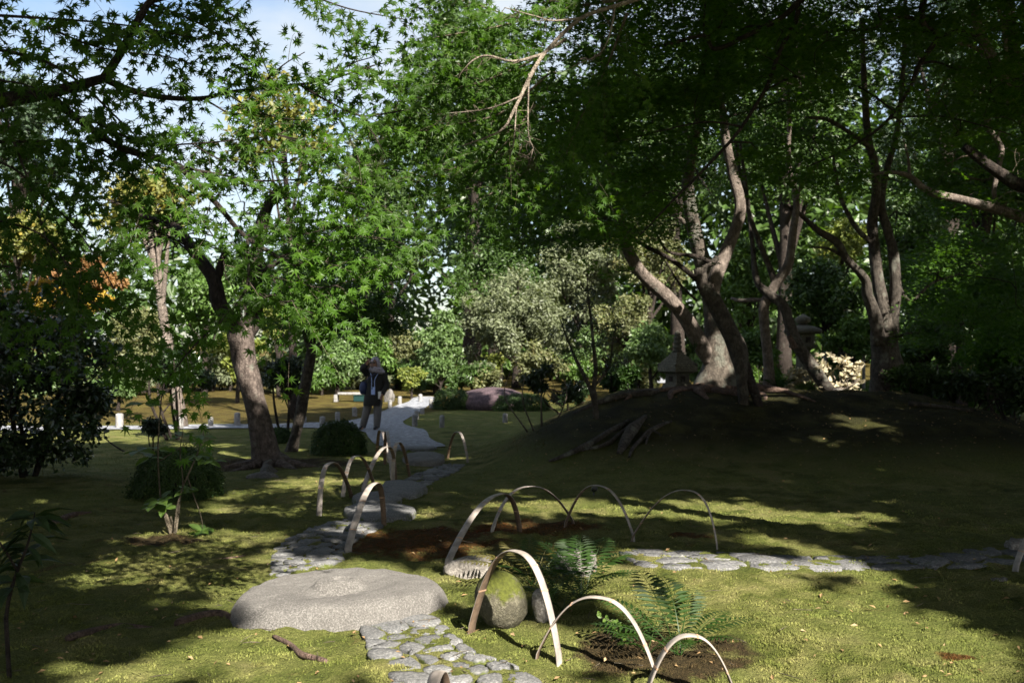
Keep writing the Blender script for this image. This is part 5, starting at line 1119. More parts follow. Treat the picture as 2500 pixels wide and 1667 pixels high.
# the pinkish lit trunk bends: its own upper limbs
crown_tree('bush', 'small glowing yellow-green bush left of the round bright green tree', 945, 868, 35, 36, 35, 'lime', (.10, .16), 2400, cat='bush', cr=.36)
for lab, cx, cy, hw, hh, d, mat, ls, n, kw in [
 ('dark leafy shrub with bare grey stems left of the leaning left tree', 420, 850, 92, 68, 19.5, 'camellia', (.07, .11), 5200, dict(stems=4, cr=.26, trunk_r=.035)),
 ('dark shrub behind the foot of the leaning left tree', 655, 860, 52, 66, 20.5, 'camellia', (.07, .11), 4200, dict(stems=3, cr=.3, trunk_r=.035)),
 ('small dark shrub low in front of the white gravel strip at left', 350, 985, 45, 36, 17, 'camellia', (.06, .09), 1300, dict(stems=3, cr=.34, trunk_r=.015)),
 ('bare pinkish-stemmed shrub with a thin dark crown at the foot of the mound', 1245, 872, 62, 38, 17.6, 'camellia', (.06, .10), 1500, dict(stems=5, cr=.32, trunk_r=.016, bark='bark_pale')),
 ('low dark shrub behind the sapling on the mound', 1310, 905, 62, 34, 19.0, 'camellia', (.06, .10), 2600, dict(stems=3, cr=.34, trunk_r=.02)),
 ('fern-like dark shrub left of the roofed lantern', 1440, 868, 62, 40, 19.2, 'fern', (.08, .14), 2600, dict(stems=4, cr=.34, trunk_r=.014)),
 ('leafy green shrub right of the three-stemmed maple foot', 2095, 872, 60, 52, 17.6, 'box', (.07, .12), 3800, dict(stems=4, cr=.32, trunk_r=.018)),
 ('dark grassy shrub at the right end of the mound', 2230, 890, 90, 52, 17.0, 'shade_leaf', (.09, .16), 5200, dict(stems=5, cr=.3, trunk_r=.014)),
 ('black-green shrub at the right edge of the mound', 2345, 900, 70, 70, 15.5, 'shade_leaf', (.08, .14), 4800, dict(stems=5, cr=.3, trunk_r=.016)),
 ('green herb clump beside the cream-leaved shrub', 1850, 892, 34, 18, 18.3, 'bright', (.06, .11), 700, dict(stems=3, cr=.45, trunk_r=.008)),
 ('small green shrub right behind the thick trunk', 1715, 860, 40, 44, 21, 'mid_green', (.07, .11), 2000, dict(stems=3, cr=.34, trunk_r=.015)),
 ('low green bush behind the roofed lantern', 1600, 850, 40, 36, 24, 'bright', (.08, .12), 1900, dict(stems=3, cr=.36, trunk_r=.015))]:
    crown_tree('shrub', lab, cx, cy, hw, hh, d, mat, ls, n, T=T_OVAL, cat='shrub', **kw)

# a belt of shrubs closes the foot of the background: a few are built, the others are copies that differ in size and turn
def copy_thing(root, loc, sc, rz, label, group):
    r = root.copy(); COL.objects.link(r); r.location = loc; r.scale = sc; r.rotation_euler = (0, 0, rz); r['label'] = label; r['group'] = group
    for ch in root.children: c = ch.copy(); COL.objects.link(c); c.parent = r
    return r
marks = [(100, 'the dark camellia'), (275, 'the broad white post'), (415, 'the shaded post'), (545, 'the brightest white post'), (600, 'the leaning left tree'), (690, 'the slender crooked maple'), (800, 'the low bench'), (860, 'the person'), (945, 'the yellow-green bush'), (1008, 'the upright bright green tree'),
         (1050, 'the flat-topped clipped shrub'), (1130, 'the purple boulder'), (1200, 'the wide clipped shrub'), (1250, 'the pinkish-stemmed shrub'), (1365, 'the slender sapling'), (1440, 'the fern-like dark shrub'), (1556, 'the roofed lantern'), (1640, 'the thick trunk'), (1700, 'the twisting maple'), (1762, 'the slim grey maple'), (1850, 'the ball-topped lantern'), (1925, 'the cream-leaved shrub'), (2040, 'the three-stemmed maple'), (2150, 'the grey log'), (2240, 'the dark grassy shrub'), (2345, 'the right edge')]
def where(x):
    m = min(marks, key=lambda q: abs(q[0] - x)); dx = x - m[0]
    return ('straight behind ' if abs(dx) < 10 else 'just left of ' if -26 < dx < 0 else 'just right of ' if 0 < dx < 26 else 'farther left of ' if dx < 0 else 'farther right of ') + m[1]
words = {'bright': 'bright green', 'olive': 'olive', 'mid_green': 'mid green', 'grey_green': 'grey-green', 'evergreen': 'dark green', 'lime': 'yellow-green', 'maple_dark': 'blackish'}
proto = {}; seen = {}
def belt(x, d, hw, hh, mt_, label, group):
    if label in seen: label = ('taller ' if hh > seen[label] else 'lower ') + label
    seen[label] = hh
    gy_ = 823 + (EYE - float(height(0, d))) / d * 2286; c = V(x, gy_, d); loc = (c[0], d, float(height(c[0], d)))
    if mt_ not in proto:
        proto[mt_] = (crown_tree('background_shrub', label, x, gy_ - hh * .85, hw, hh, d, mt_, (.13, .21), 1900, cat='shrub', group=group, cr=.36, limbs=3), hw * d, hh * d); return
    r, w0, h0 = proto[mt_]; copy_thing(r, loc, (hw * d / w0, hw * d / w0, hh * d / h0), rng.uniform(0, 6.28), label, group)
belt_m = ['bright', 'olive', 'mid_green', 'grey_green', 'evergreen', 'lime']
for k in range(46):
    x = 150 + k * 30 + rng.uniform(-12, 12); d = rng.uniform(36.5, 41) if k < 33 or k > 43 else rng.uniform(43, 48); mt_ = belt_m[int(rng.choice(6, p=[.24, .2, .22, .18, .1, .06]))]
    if x > 1340: mt_ = ['bright', 'mid_green', 'olive'][k % 3]
    belt(x, d, rng.uniform(40, 58), rng.uniform(30, 52), mt_, words[mt_] + ' shrub in the leafy belt ' + where(x), words[mt_] + ' shrubs of the belt behind the lawn')
for k in range(26):
    x = 1640 + k * 30 + rng.uniform(-12, 12); mt_ = ['evergreen', 'maple_dark', 'mid_green'][k % 3]
    belt(x, rng.uniform(26, 36), rng.uniform(40, 60), rng.uniform(40, 75), mt_, words[mt_] + ' shrub in the shaded thicket ' + where(x), words[mt_] + ' shrubs of the thicket behind the mound')

# a far wood closes the horizon: one mass nobody could count
fl = []
for k in range(330):
    a = rng.uniform(-1.15, 1.15) if k < 240 else rng.uniform(-.05, .6); Y = rng.uniform(58, 84); X = a * Y; px = X / Y * FPX / K + 1176
    h = 9 + rng.uniform(-2, 3) if px < 850 else (15 + rng.uniform(-3, 5) if px < 1250 else 19 + rng.uniform(-4, 4))
    if 420 < px < 830: h *= .80
    z0 = float(height(X, Y))
    for z in np.arange(1.5, h, 2.4): fl.append(clump(np.array([X + rng.normal(0, 1), Y + rng.normal(0, 1), z0 + z]), rng.uniform(1.7, 2.9), 32, (.7, 1.1), .6, .9, .35, .4))
w = leaf_mesh('far_wood', lcat(fl), T_OVAL, M['evergreen'], None, 'stuff')

# clipped shrubs
def clipped(label, cx, cyb, hw, hpx, mat, n, ls, sq=2.6, depth=None):
    b = GV(cx, cyb); r = hw / 2286 * b[1]; h = hpx / 2286 * b[1]; ry = depth or r * .8; c = np.array([b[0], b[1] + ry * .8, b[2]])
    root = empty('clipped_shrub', c, label, 'shrub', 'clipped round shrubs'); d = unit(rng.normal(0, 1, (n, 3))); d[:, 2] = np.abs(d[:, 2]) * 1.0
    k = (np.abs(d[:, 0]) ** sq + np.abs(d[:, 1]) ** sq + np.abs(d[:, 2]) ** sq) ** (-1 / sq); q = k * (.80 + .20 * rng.random(n) ** .4 + .10 * (rng.random(n) < .05)) * (1 + .09 * np.sin(d[:, 0] * 9) * np.cos(d[:, 1] * 8 + d[:, 2] * 5))
    p = d * q[:, None] * np.array([r, ry, h]) + c; nr = d + rng.normal(0, .45, (n, 3)); t = d * .5 + rng.normal(0, .8, (n, 3)) + np.array([0, 0, .4])
    leaf_mesh('foliage', leafset(p, nr, t, rng.uniform(*ls, n)), T_OVAL, M[mat], root, 'stuff'); m = MB()
    for _ in range(26):
        u = unit(rng.normal(0, 1, 3)); u[2] = abs(u[2]); e = c + u * np.array([r, ry, h]) * .8; q3 = spline([c + np.array([0, 0, -.05]), (c + e) / 2 + rng.normal(0, .03, 3), e], 3); tube(m, q3, np.linspace(.012, .004, len(q3)), 4, 0, False)
    o = m.build('stems', M['bark_dark'], root); o['kind'] = 'stuff'
clipped('dense round clipped shrub left behind the thin leafy stems', 380, 1150, 104, 112, 'box', 15000, (.022, .04), 2.3, .5)
clipped('dark clipped shrub at the left edge of the gravel below the person', 772, 1046, 62, 76, 'box', 9000, (.03, .05), 2.4)
clipped('neat green clipped shrub with a flat top at the left end of the purple boulder', 1036, 941, 39, 44, 'box', 6000, (.05, .08), 4.0)
clipped('wide flat clipped shrub in front of the purple boulder', 1196, 944, 64, 36, 'box', 8000, (.05, .08), 3.4)
clipped('small round shrub in shade between the leaning left tree and the slender maple', 640, 1018, 30, 34, 'box', 2600, (.03, .05), 2.2)

# --- the dark camellia at left, with single leaves near enough to see
c = V(90, 850, 13.2); b = (c[0] - .25, 13.4, float(height(c[0], 13.4)))
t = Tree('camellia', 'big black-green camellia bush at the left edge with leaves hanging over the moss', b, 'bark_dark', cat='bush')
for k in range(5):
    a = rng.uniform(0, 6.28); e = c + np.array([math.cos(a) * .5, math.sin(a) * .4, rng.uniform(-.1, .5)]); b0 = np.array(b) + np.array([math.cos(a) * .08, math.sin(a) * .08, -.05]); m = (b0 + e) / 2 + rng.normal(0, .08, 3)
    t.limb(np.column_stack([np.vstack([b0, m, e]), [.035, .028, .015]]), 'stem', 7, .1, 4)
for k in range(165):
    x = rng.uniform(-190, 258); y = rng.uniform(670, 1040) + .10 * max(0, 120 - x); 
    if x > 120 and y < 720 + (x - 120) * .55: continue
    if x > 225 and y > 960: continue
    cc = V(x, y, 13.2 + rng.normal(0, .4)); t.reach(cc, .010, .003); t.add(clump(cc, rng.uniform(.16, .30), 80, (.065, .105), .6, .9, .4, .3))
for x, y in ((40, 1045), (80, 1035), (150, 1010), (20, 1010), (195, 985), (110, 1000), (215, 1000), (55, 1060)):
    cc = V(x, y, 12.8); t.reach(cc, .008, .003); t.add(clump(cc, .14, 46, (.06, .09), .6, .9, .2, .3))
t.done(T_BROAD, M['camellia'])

# --- small sapling on the mound's left flank
b = GV(1370, 958)
t = Tree('sapling', 'slender dark sapling with two upright stems on the left flank of the mound', b, 'bark', 'bark_dark'); D = b[1]
t.limb(VL([(1370, 962, D, 7), (1366, 915, D, 6.5), (1363, 890, D, 6), (1368, 850, D, 5), (1363, 790, D, 4), (1357, 730, D, 3), (1350, 670, D, 2), (1348, 630, D, 1)]), 'trunk', 8, .1)
t.limb(VL([(1366, 930, D, 5), (1355, 890, D, 5), (1335, 850, D, 4), (1318, 815, D, 3), (1300, 770, D, 2), (1285, 730, D, 1)]), 'trunk', 8, .1)
t.limb(VL([(1365, 885, D, 4), (1385, 862, D, 3.5), (1402, 830, D, 3), (1408, 780, D, 2), (1420, 730, D, 1)]), 'branch', 7, .1)
for k in range(46):
    a = rng.random(); x = rng.uniform(1265, 1440); y = rng.uniform(660, 850)
    if abs(x - 1350) > (y - 600) * .55 + 10: continue
    cc = V(x, y, D + rng.normal(0, .25)); t.reach(cc, .008, .002); t.add(clump(cc, rng.uniform(.08, .16), 34, (.06, .1), .5, .9, .3, .2))
t.done(T_LONG, M['camellia'])

# --- cream-leaved shrub lit by the sun
b = V(1925, 908, 18.2); b[2] = float(height(b[0], 18.2))
t = Tree('cream_leaved_shrub', 'sunlit shrub with dry cream-coloured leaves on the crest of the mound', b, 'twig_pale', 'twig_pale', cat='shrub')
for k in range(12):
    x = rng.uniform(1880, 1985); y = rng.uniform(815, 880); e = V(x, y, 18.2 + rng.normal(0, .12)); m = (b + e) / 2 + rng.normal(0, .07, 3); t.limb(np.column_stack([np.vstack([b, m, e]), [.014, .011, .006]]), 'stem', 5, .1, 4)
lf = []
for k in range(54):
    x = rng.uniform(1868, 1982); y = rng.uniform(815, 900)
    if x > 1945 and y < 835: continue
    cc = V(x, y, 18.2 + rng.normal(0, .12)); n = 9; t.reach(cc, .006, .003); a = np.arange(n) / n * 6.28 + rng.random(); tt = np.stack([np.cos(a), np.sin(a) * .6, rng.uniform(-.2, .9, n)], 1); lf.append(leafset(np.repeat(cc[None], n, 0), rng.normal(0, .5, (n, 3)) + np.array([0, -.6, .5]), tt, rng.uniform(.07, .115, n)))
t.add(lcat(lf)); t.done(T_BROAD, M['cream_many'], 'foliage', 220, T_BROAD, M['cream'])
t = Tree('cream_leaved_shrub', 'low tangle of pale yellow-green leaves left of the leaning scarred maple', V(1848, 905, 18.4), 'twig_pale', 'twig_pale', cat='shrub'); b = V(1848, 905, 18.4)
for k in range(7):
    e = V(rng.uniform(1812, 1885), rng.uniform(850, 885), 18.4); t.limb(np.column_stack([np.vstack([b, (b + e) / 2 + rng.normal(0, .05, 3), e]), [.01, .008, .004]]), 'stem', 5, .1, 4)
for k in range(40): t.add(clump(V(rng.uniform(1808, 1888), rng.uniform(848, 902), 18.4 + rng.normal(0, .1)), .1, 12, (.06, .11), .5, .9, .3, .2))
t.done(T_BROAD, M['cream_many'])

# --- leggy hydrangea-like plant in the left foreground
b = GV(396, 1226); D = b[1]
t = Tree('leggy_plant', 'leggy plant with thin bare stems and few broad leaves before the round shrub', b, 'twig', 'twig', cat='plant')
tips = []
for rows in ([(398, 1230, 8), (386, 1190, 5), (372, 1155, 4), (366, 1110, 3.4), (363, 1040, 3), (366, 970, 2.6), (372, 905, 2)], [(402, 1230, 6), (410, 1180, 4.5), (416, 1130, 3.6), (432, 1090, 3), (452, 1045, 2.6), (468, 995, 2)], [(400, 1228, 5), (408, 1160, 4), (420, 1110, 2.6), (414, 1040, 2), (420, 990, 1.6)],
             [(394, 1230, 6), (382, 1195, 5), (378, 1180, 4)], [(405, 1230, 5), (398, 1205, 4), (392, 1185, 3.5)], [(430, 1092, 2), (446, 1140, 1.6), (462, 1185, 1.4), (466, 1215, 1)], [(372, 1150, 2.4), (350, 1165, 2), (330, 1185, 1)], [(364, 1060, 2), (410, 1030, 1.6), (440, 1010, 1)]):
    sp = t.limb(VL([(x, y, D + .05 * math.sin(x), r * .62) for x, y, r in rows]), 'stem', 7, .08)
def rosette(x, y, n, s, d=None, a0=0.0):
    c = V(x, y, d or D); a = np.arange(n) / n * 6.28 + a0; tt = np.stack([np.cos(a), np.sin(a) * .8, rng.uniform(-.25, .2, n)], 1); return leafset(np.repeat(c[None], n, 0) + tt * .01, np.array([0, -.35, 1]) + rng.normal(0, .25, (n, 3)), tt, rng.uniform(s * .75, s * 1.15, n))
L = lcat([rosette(365, 1150, 6, .15), rosette(378, 1165, 4, .13), rosette(352, 1160, 4, .15), rosette(430, 1120, 5, .11), rosette(425, 1128, 3, .10), rosette(452, 1045, 5, .13), rosette(470, 1055, 4, .14), rosette(490, 1058, 3, .12), rosette(464, 1218, 7, .12), rosette(448, 1225, 4, .11),
          rosette(330, 925, 3, .17), rosette(362, 1030, 3, .13), rosette(318, 1035, 4, .15), rosette(345, 1050, 3, .14), rosette(418, 1000, 3, .12), rosette(466, 1000, 4, .13)])
leaf_objects('leaf', L, T_BROAD, M['hydrangea'], t.root); t.done(T_BROAD, M['hydrangea'])

# --- long-leaved plant at the left edge
D = 4.9; b = P(25, 1560, D); b[2] = float(height(b[0], D))
t = Tree('long_leaved_plant', 'dark plant with long drooping glossy leaves at the left edge', b, 'bark_dark', cat='plant')
s = t.limb(VL([(14, 1420, D, 5), (22, 1370, D, 4.5), (40, 1310, D, 4), (62, 1255, D, 3), (75, 1205, D, 2), (80, 1175, D, 1.5)]) , 'stem', 7, .06)
t.limb(np.vstack([[b[0], b[1], b[2] - .05, .012], VL([(14, 1420, D, 5)])]), 'stem', 7, .06)
t.limb(VL([(40, 1310, D, 3), (10, 1260, D - .1, 2.5), (-20, 1220, D - .15, 2)]), 'stem', 7, .06)
ls_ = []
for k in range(44):
    q = s[rng.integers(6, len(s))][:3]; a = rng.uniform(0, 6.28); ls_.append(leafset(q[None], np.array([[0, -.2, 1]]) + rng.normal(0, .35, (1, 3)), np.array([[math.cos(a), math.sin(a) * .6, rng.uniform(-.75, .15)]]), [rng.uniform(.11, .21)]))
leaf_objects('leaf', lcat(ls_), (T_LONG[0] * np.array([1.7, 1, 1.6]), T_LONG[1]), M['long_leaf'], t.root); t.done(T_LONG, M['long_leaf'])

T_NARROW = (T_OVAL[0] * np.array([.42, 1, .6]), T_OVAL[1])
# --- ferns: every frond a part
def frond_mesh(b, az, L, lift, droop, mat, parent, np_=15, wid=.20):
    q = np.linspace(0, 1, np_ + 4); d = np.array([math.cos(az), math.sin(az)])
    h = L * (np.sin(lift) * q - droop * q ** 2.2); r = L * (np.cos(lift) * q + .15 * q * q); pts = np.column_stack([b[0] + d[0] * r, b[1] + d[1] * r, b[2] + h]); bend = rng.normal(0, .08) * L
    pts[:, 0] += -d[1] * bend * q ** 2; pts[:, 1] += d[0] * bend * q ** 2
    mb = MB(); tube(mb, pts, np.linspace(.0035, .0012, len(q)), 3, 0, False); tan = unit(np.gradient(pts, axis=0)); lat = unit(np.cross(tan, [0, 0, 1.0])); nn = np.cross(lat, tan)
    st = 5; p, n, t_, s_ = [], [], [], []
    for i in range(st, len(q)):
        f = (i - st) / (len(q) - st); w = wid * L * math.sin(math.pi * (f * .88 + .14)) ** .8
        for sg in (1, -1):
            tt = lat[i] * sg + tan[i] * .45 - np.array([0, 0, .18]) + rng.normal(0, .06, 3)
            m = 4                                           # each pinna carries its own rows of leaflets
            for e in range(m):
                g = (e + .3) / m; c = pts[i] + unit(tt) * w * g - np.array([0, 0, .12 * w * g * g])
                p.append(c); n.append(nn[i] + rng.normal(0, .15, 3)); t_.append(tt + tan[i] * .5 * (1 if e % 2 else -.25)); s_.append(w * .24 * (1.15 - g * .6))
            p.append(pts[i] + unit(tt) * w * .1); n.append(nn[i]); t_.append(tt - np.array([0, 0, .1])); s_.append(w * .95)
    v, f = leaf_verts(leafset(np.array(p), np.array(n), np.array(t_), np.array(s_)), T_NARROW); mb.add(v, None, f); mb.build('frond', M[mat], parent, False)
def fern(label, b, fr, mat='fern', name='fern'):
    root = empty(name, b, label, 'fern', 'ferns among the stones'); 
    for az, L, lift, droop, *m in fr: frond_mesh(np.array(b) + np.array([rng.normal(0, .015), rng.normal(0, .015), 0]), az, L, lift, droop, m[0] if m else mat, root)
    return root
R = math.radians
b = GV(1336, 1372); fern('tall fern with dark arching fronds behind the mossy boulder', b, [(R(200), .62, R(64), .42), (R(150), .60, R(68), .35), (R(95), .58, R(72), .3), (R(60), .62, R(66), .36), (R(25), .60, R(58), .42), (R(250), .62, R(60), .5), (R(320), .55, R(55), .45), (R(175), .58, R(50), .35), (R(120), .66, R(74), .45), (R(350), .5, R(50), .4), (R(80), .5, R(50), .3)])
b = GV(1225, 1345); fern('leafy fern with yellowing left fronds between the pale rock and the tall fern', b, [(R(165), .55, R(50), .38, 'fern_dry'), (R(200), .55, R(42), .32, 'fern_dry'), (R(130), .52, R(60), .35, 'fern_dry'), (R(95), .5, R(60), .3), (R(40), .5, R(55), .35), (R(0), .46, R(48), .35), (R(300), .42, R(48), .35), (R(250), .4, R(45), .35), (R(60), .55, R(66), .3, 'fern_dry'), (R(215), .4, R(55), .4)])
b = GV(1285, 1405); fern('low green fern tucked between boulder and wedge rock', b, [(R(170), .32, R(52), .3), (R(120), .34, R(60), .3), (R(70), .36, R(58), .3), (R(20), .34, R(50), .35), (R(220), .26, R(45), .3), (R(330), .3, R(40), .3)])
b = GV(1556, 1500); fern('wide fern with feathery dark fronds behind the two near hoops', b, [(R(120), .66, R(62), .32), (R(160), .58, R(52), .34), (R(185), .50, R(40), .3), (R(90), .62, R(66), .36), (R(60), .54, R(56), .32), (R(30), .46, R(50), .36), (R(5), .50, R(42), .32), (R(215), .5, R(40), .34), (R(260), .42, R(48), .42), (R(320), .4, R(44), .36), (R(75), .5, R(48), .26)])
b = GV(1490, 1500); fern('small bright fern at the foot of the wide one', b, [(R(110), .36, R(60), .34), (R(60), .34, R(52), .3), (R(10), .3, R(45), .32), (R(170), .34, R(46), .34), (R(230), .3, R(40), .3), (R(300), .28, R(40), .3)])
b = V(1790, 880, 18.4); b[2] = float(height(b[0], 18.4)); fern('fern on the mound crest beside the slim grey maple', b, [(R(a), .55, R(60), .4) for a in (10, 60, 110, 160, 210, 260, 310)])
# strap-leaved grass tuft behind the boulder
def grass_tuft(label, b, n, L, mat, name='grass_tuft'):
    root = empty(name, b, label, 'grass', None); m = MB()
    for k in range(n):
        a = rng.uniform(0, 6.28); q = np.linspace(0, 1, 6); l = L * rng.uniform(.6, 1.1); r = l * .55 * q ** 1.6; z = l * (.85 * q - .35 * q ** 3); pts = np.column_stack([b[0] + np.cos(a) * r + rng.normal(0, .01), b[1] + np.sin(a) * r, b[2] + z]); w = .0045 * (1 - q ** 2) + .0006
        sd = np.array([-np.sin(a), np.cos(a), 0]); v = np.vstack([pts - sd * w[:, None], pts + sd * w[:, None]]); m.add(v, [(i, i + 1, 7 + i, 6 + i) for i in range(5)])
    o = m.build('blade', M[mat], root, False); o['kind'] = 'stuff'
grass_tuft('thin grassy tuft growing behind the mossy boulder', GV(1258, 1400), 26, .34, 'mid_green')
b = V(1592, 812, 16.3); grass_tuft('dark epiphyte tuft growing in the crotch of the thick trunk', b, 60, .42, 'shade_leaf', 'epiphyte_tuft')
# creeping vine with small round leaves
b = GV(1428, 1480); r = empty('creeping_vine', b, 'thin trailing vine with small round bright leaves before the wide fern', 'vine'); m = MB(); vp = spline([b, V(1425, 1455, 5.45), V(1414, 1436, 5.45), V(1402, 1424, 5.45), V(1378, 1416, 5.5)], 6); tube(m, vp, [.0025] * len(vp), 4, 0, False); m.build('stem', M['twig'], r)
leaf_objects('leaf', leafset(vp[3::1], rng.normal(0, .3, (len(vp) - 3, 3)) + np.array([0, -.8, .5]), rng.normal(0, 1, (len(vp) - 3, 3)), rng.uniform(.028, .045, len(vp) - 3)), T_BROAD, M['hydrangea'], r)

# --- roots and small ground things
def ground_root(label, pts, r, mat='root', lift=.35, name='tree_root', extra=()):
    P0 = np.array([G(*p) for p in pts]); root = empty(name, P0[0], label, 'root'); first = True
    for q, rr in [(P0, r)] + [(np.array([G(*p) for p in e]), er) for e, er in extra]:
        k = np.linspace(0, 1, len(q)); rad = rr * (1 - .5 * np.abs(2 * k - 1) ** 2); rows = np.column_stack([q[:, 0], q[:, 1], q[:, 2] + rad * lift - .3 * rad * (np.abs(2 * k - 1) > .95), rad]); mb = MB(); limb(mb, rows, 9, .16, 6, int(rr * 1000)); mb.build('root', M[mat], root)
ground_root('smooth pinkish root surfacing in the moss below the big round stone', [(668, 1552), (678, 1559), (710, 1577), (735, 1599), (786, 1612), (800, 1616)], .019)
ground_root('long low root crossing the shade in the left foreground', [(160, 1558), (177, 1554), (236, 1539), (295, 1528), (370, 1531)], .022, lift=.1)
ground_root('humped mossy root just left of the big round stone', [(430, 1522), (441, 1518), (508, 1504), (545, 1502), (578, 1514)], .030, lift=.1)
ground_root('pale root in the dark moss at far left', [(120, 1285), (134, 1278), (177, 1260), (222, 1252)], .035)
ground_root('thin pale root in the lit moss left of the cobbles', [(480, 1372), (500, 1369), (560, 1362), (615, 1352)], .012, lift=.2)
ground_root('gnarled bundle of bare roots spilling down the left front of the mound', [(1575, 1018), (1552, 1042), (1532, 1069), (1512, 1108)], .085, 'bark', .3, 'root_bundle',
   [([(1535, 1025), (1500, 1050), (1453, 1079), (1385, 1112), (1340, 1126)], .05), ([(1540, 1035), (1515, 1060), (1480, 1085), (1420, 1100)], .035), ([(1640, 1028), (1615, 1038), (1592, 1050), (1578, 1060), (1546, 1095), (1536, 1115)], .035), ([(1592, 1050), (1582, 1065), (1577, 1083)], .02), ([(1592, 1050), (1605, 1056), (1614, 1063)], .015)])
ground_root('long root running along the left crest of the mound', [(1400, 1010), (1440, 995), (1480, 980), (1530, 966), (1600, 958), (1660, 952)], .06, 'bark', .2)
# fallen leaves and bits of twig on the moss
n = 1700; y = np.concatenate([4 * (20 / 4) ** rng.random(900), rng.uniform(12.3, 17.5, 800)]); x = np.concatenate([rng.uniform(-.55, .55, 900) * y[:900], rng.uniform(0, 9, 800)]); L = leafset(np.column_stack([x, y, height(x, y) + .016]), rng.normal(0, .35, (n, 3)) + np.array([0, 0, 1]), rng.normal(0, 1, (n, 3)) * np.array([1, 1, .1]), rng.uniform(.02, .05, n))
M['dry'] = leaf_mat('dry_leaf', (0.13, 0.075, 0.03), (0.30, 0.20, 0.10), (0.40, 0.33, 0.22), 0.15, 0.7, 0.2)
leaf_mesh('fallen_leaves', L, T_OVAL, M['dry'], None, 'stuff')
m = MB()
for k in range(150):
    y = 4.2 * (4.0) ** rng.random(); x = rng.uniform(-.5, .5) * y; a = rng.uniform(0, 6.28); l = rng.uniform(.04, .16); q = np.array([-1, 0, 1]) * l / 2; xs = x + np.cos(a) * q; ys = y + np.sin(a) * q; tube(m, np.column_stack([xs, ys, height(xs, ys) + .018 + rng.uniform(0, .01, 3)]), [.002, .0025, .0012], 4, 0, False)
o = m.build('fallen_twigs', M['twig']); o['kind'] = 'stuff'

# ---------------------------------------------------------------- low posts along the gravel
pg = 'short pale posts along the gravel path'
for k, (x, y0, y1, w, lab) in enumerate([(545, 977, 946, 14, 'brightest white post, sunlit at left before the gravel strip'), (415, 985, 956, 12, 'shaded post left of the brightest one'), (275, 982, 948, 17, 'broad white post shining beside the dark camellia'), (484, 980, 957, 12, 'grey post between the brightest one and the shaded one'),
        (741, 978, 955, 13, 'low post just right of the slender crooked maple'), (775, 968, 945, 11, 'post left of the person, second from the slender maple'), (815, 955, 934, 11, 'post directly left of the person'), (896, 936, 916, 9, 'post right behind the person at the gravel bend'), (918, 927, 909, 9, 'post under the yellow bush, right of the gravel bend'),
        (966, 922, 904, 9, 'post at the far right side of the gravel before the clipped shrub'), (970, 950, 936, 10, 'post on the tip of the island lawn, farther one'), (953, 978, 950, 12, 'grey post in front at the tip of the island lawn'), (957, 962, 941, 10, 'post just behind the front one at the lawn tip'), (1015, 981, 952, 11, 'dark post on the near edge of the island lawn'),
        (1160, 970, 948, 11, 'dim post at the right end of the island lawn'), (990, 936, 915, 9, 'post beside the flat-topped clipped shrub'), (700, 972, 955, 9, 'small far post behind the slender crooked maple')]):
    b = GV(x, y0); r = w / 2286 * b[1] / 2 * 1.05; h = (y0 - y1) / 2286 * b[1]; m = MB(); tl = (rnd.uniform(-.04, .04), rnd.uniform(-.04, .04))
    lathe(m, (b[0], b[1], b[2] - .05), [(r * 1.02, 0), (r, .05), (r * .97, h * .6), (r * .98, h - .0), (r * .9, h + .03), (r * .5, h + .045)], 12, None, 0, tl); o = m.build('path_post', M['post'], None, True, b); tag(o, lab, 'post', pg)

# ---------------------------------------------------------------- stone lanterns
b = V(1556, 905, 20.5); zg = float(height(b[0], 20.5)); u = 20.5 / 2286
def zz(y): return EYE + (823 - y) * u
r = empty('stone_lantern', (b[0], 20.5, zg), 'mossy stone lantern with a stepped pyramid roof and ringed finial left of the thick trunk', 'lantern'); rot = math.radians(30)
m = MB(); lathe(m, (b[0], 20.5, 0), [(.25, zg - .1), (.25, zz(890)), (.23, zz(888)), (.21, zz(880))], 32, True, rot); m.build('base', M['lantern'], r, False)
m = MB(); lathe(m, (b[0], 20.5, 0), [(.18, zz(880) + .003), (.17, zz(862)), (.175, zz(857))], 32, True, rot); m.build('fire_box', M['lantern'], r, False)
for sgn in (0, 1, 2, 3):
    a = rot + math.pi / 2 * sgn; m = MB(); c = np.array([b[0] + math.cos(a) * .177, 20.5 + math.sin(a) * .177, zz(869)]); box(m, c, (.012, .11, .11), a, .003); m.build('window', M['bark_dark'], r, False)
pr_ = [(.21, zz(857) + .003), (.285, zz(852)), (.29, zz(846)), (.285, zz(838))]
y = 838; rr = .275
for k in range(6): pr_ += [(rr, zz(y) + .002), (rr - .004, zz(y - 5.0))]; y -= 5.0; rr -= .036; pr_ += [(rr, zz(y) + .004)]
m = MB(); lathe(m, (b[0], 20.5, 0), pr_, 32, True, rot); m.build('roof', M['lantern'], r, False)
for sgn in range(4):
    a = rot + math.pi / 4 + math.pi / 2 * sgn; d_ = np.array([math.cos(a), math.sin(a), 0]); m = MB(); rows = np.array([[*(np.array([b[0], 20.5, 0]) + d_ * q)[:2], z, w_] for q, z, w_ in ((.41, zz(838), .028), (.30, zz(833), .028), (.15, zz(818), .022))]); limb(m, rows, 8, 0, 4); m.build('corner_ridge', M['lantern'], r)
zt = zz(y); m = MB(); lathe(m, (b[0], 20.5, 0), [(.10, zt + .004), (.10, zt + .04), (.07, zt + .05), (.09, zt + .08), (.09, zt + .13), (.065, zt + .15), (.085, zt + .18), (.085, zt + .22), (.06, zt + .24), (.08, zt + .27), (.075, zt + .31), (.055, zt + .33), (.07, zt + .35), (.05, zt + .40), (.015, zt + .45)], 18); m.build('finial', M['lantern'], r)

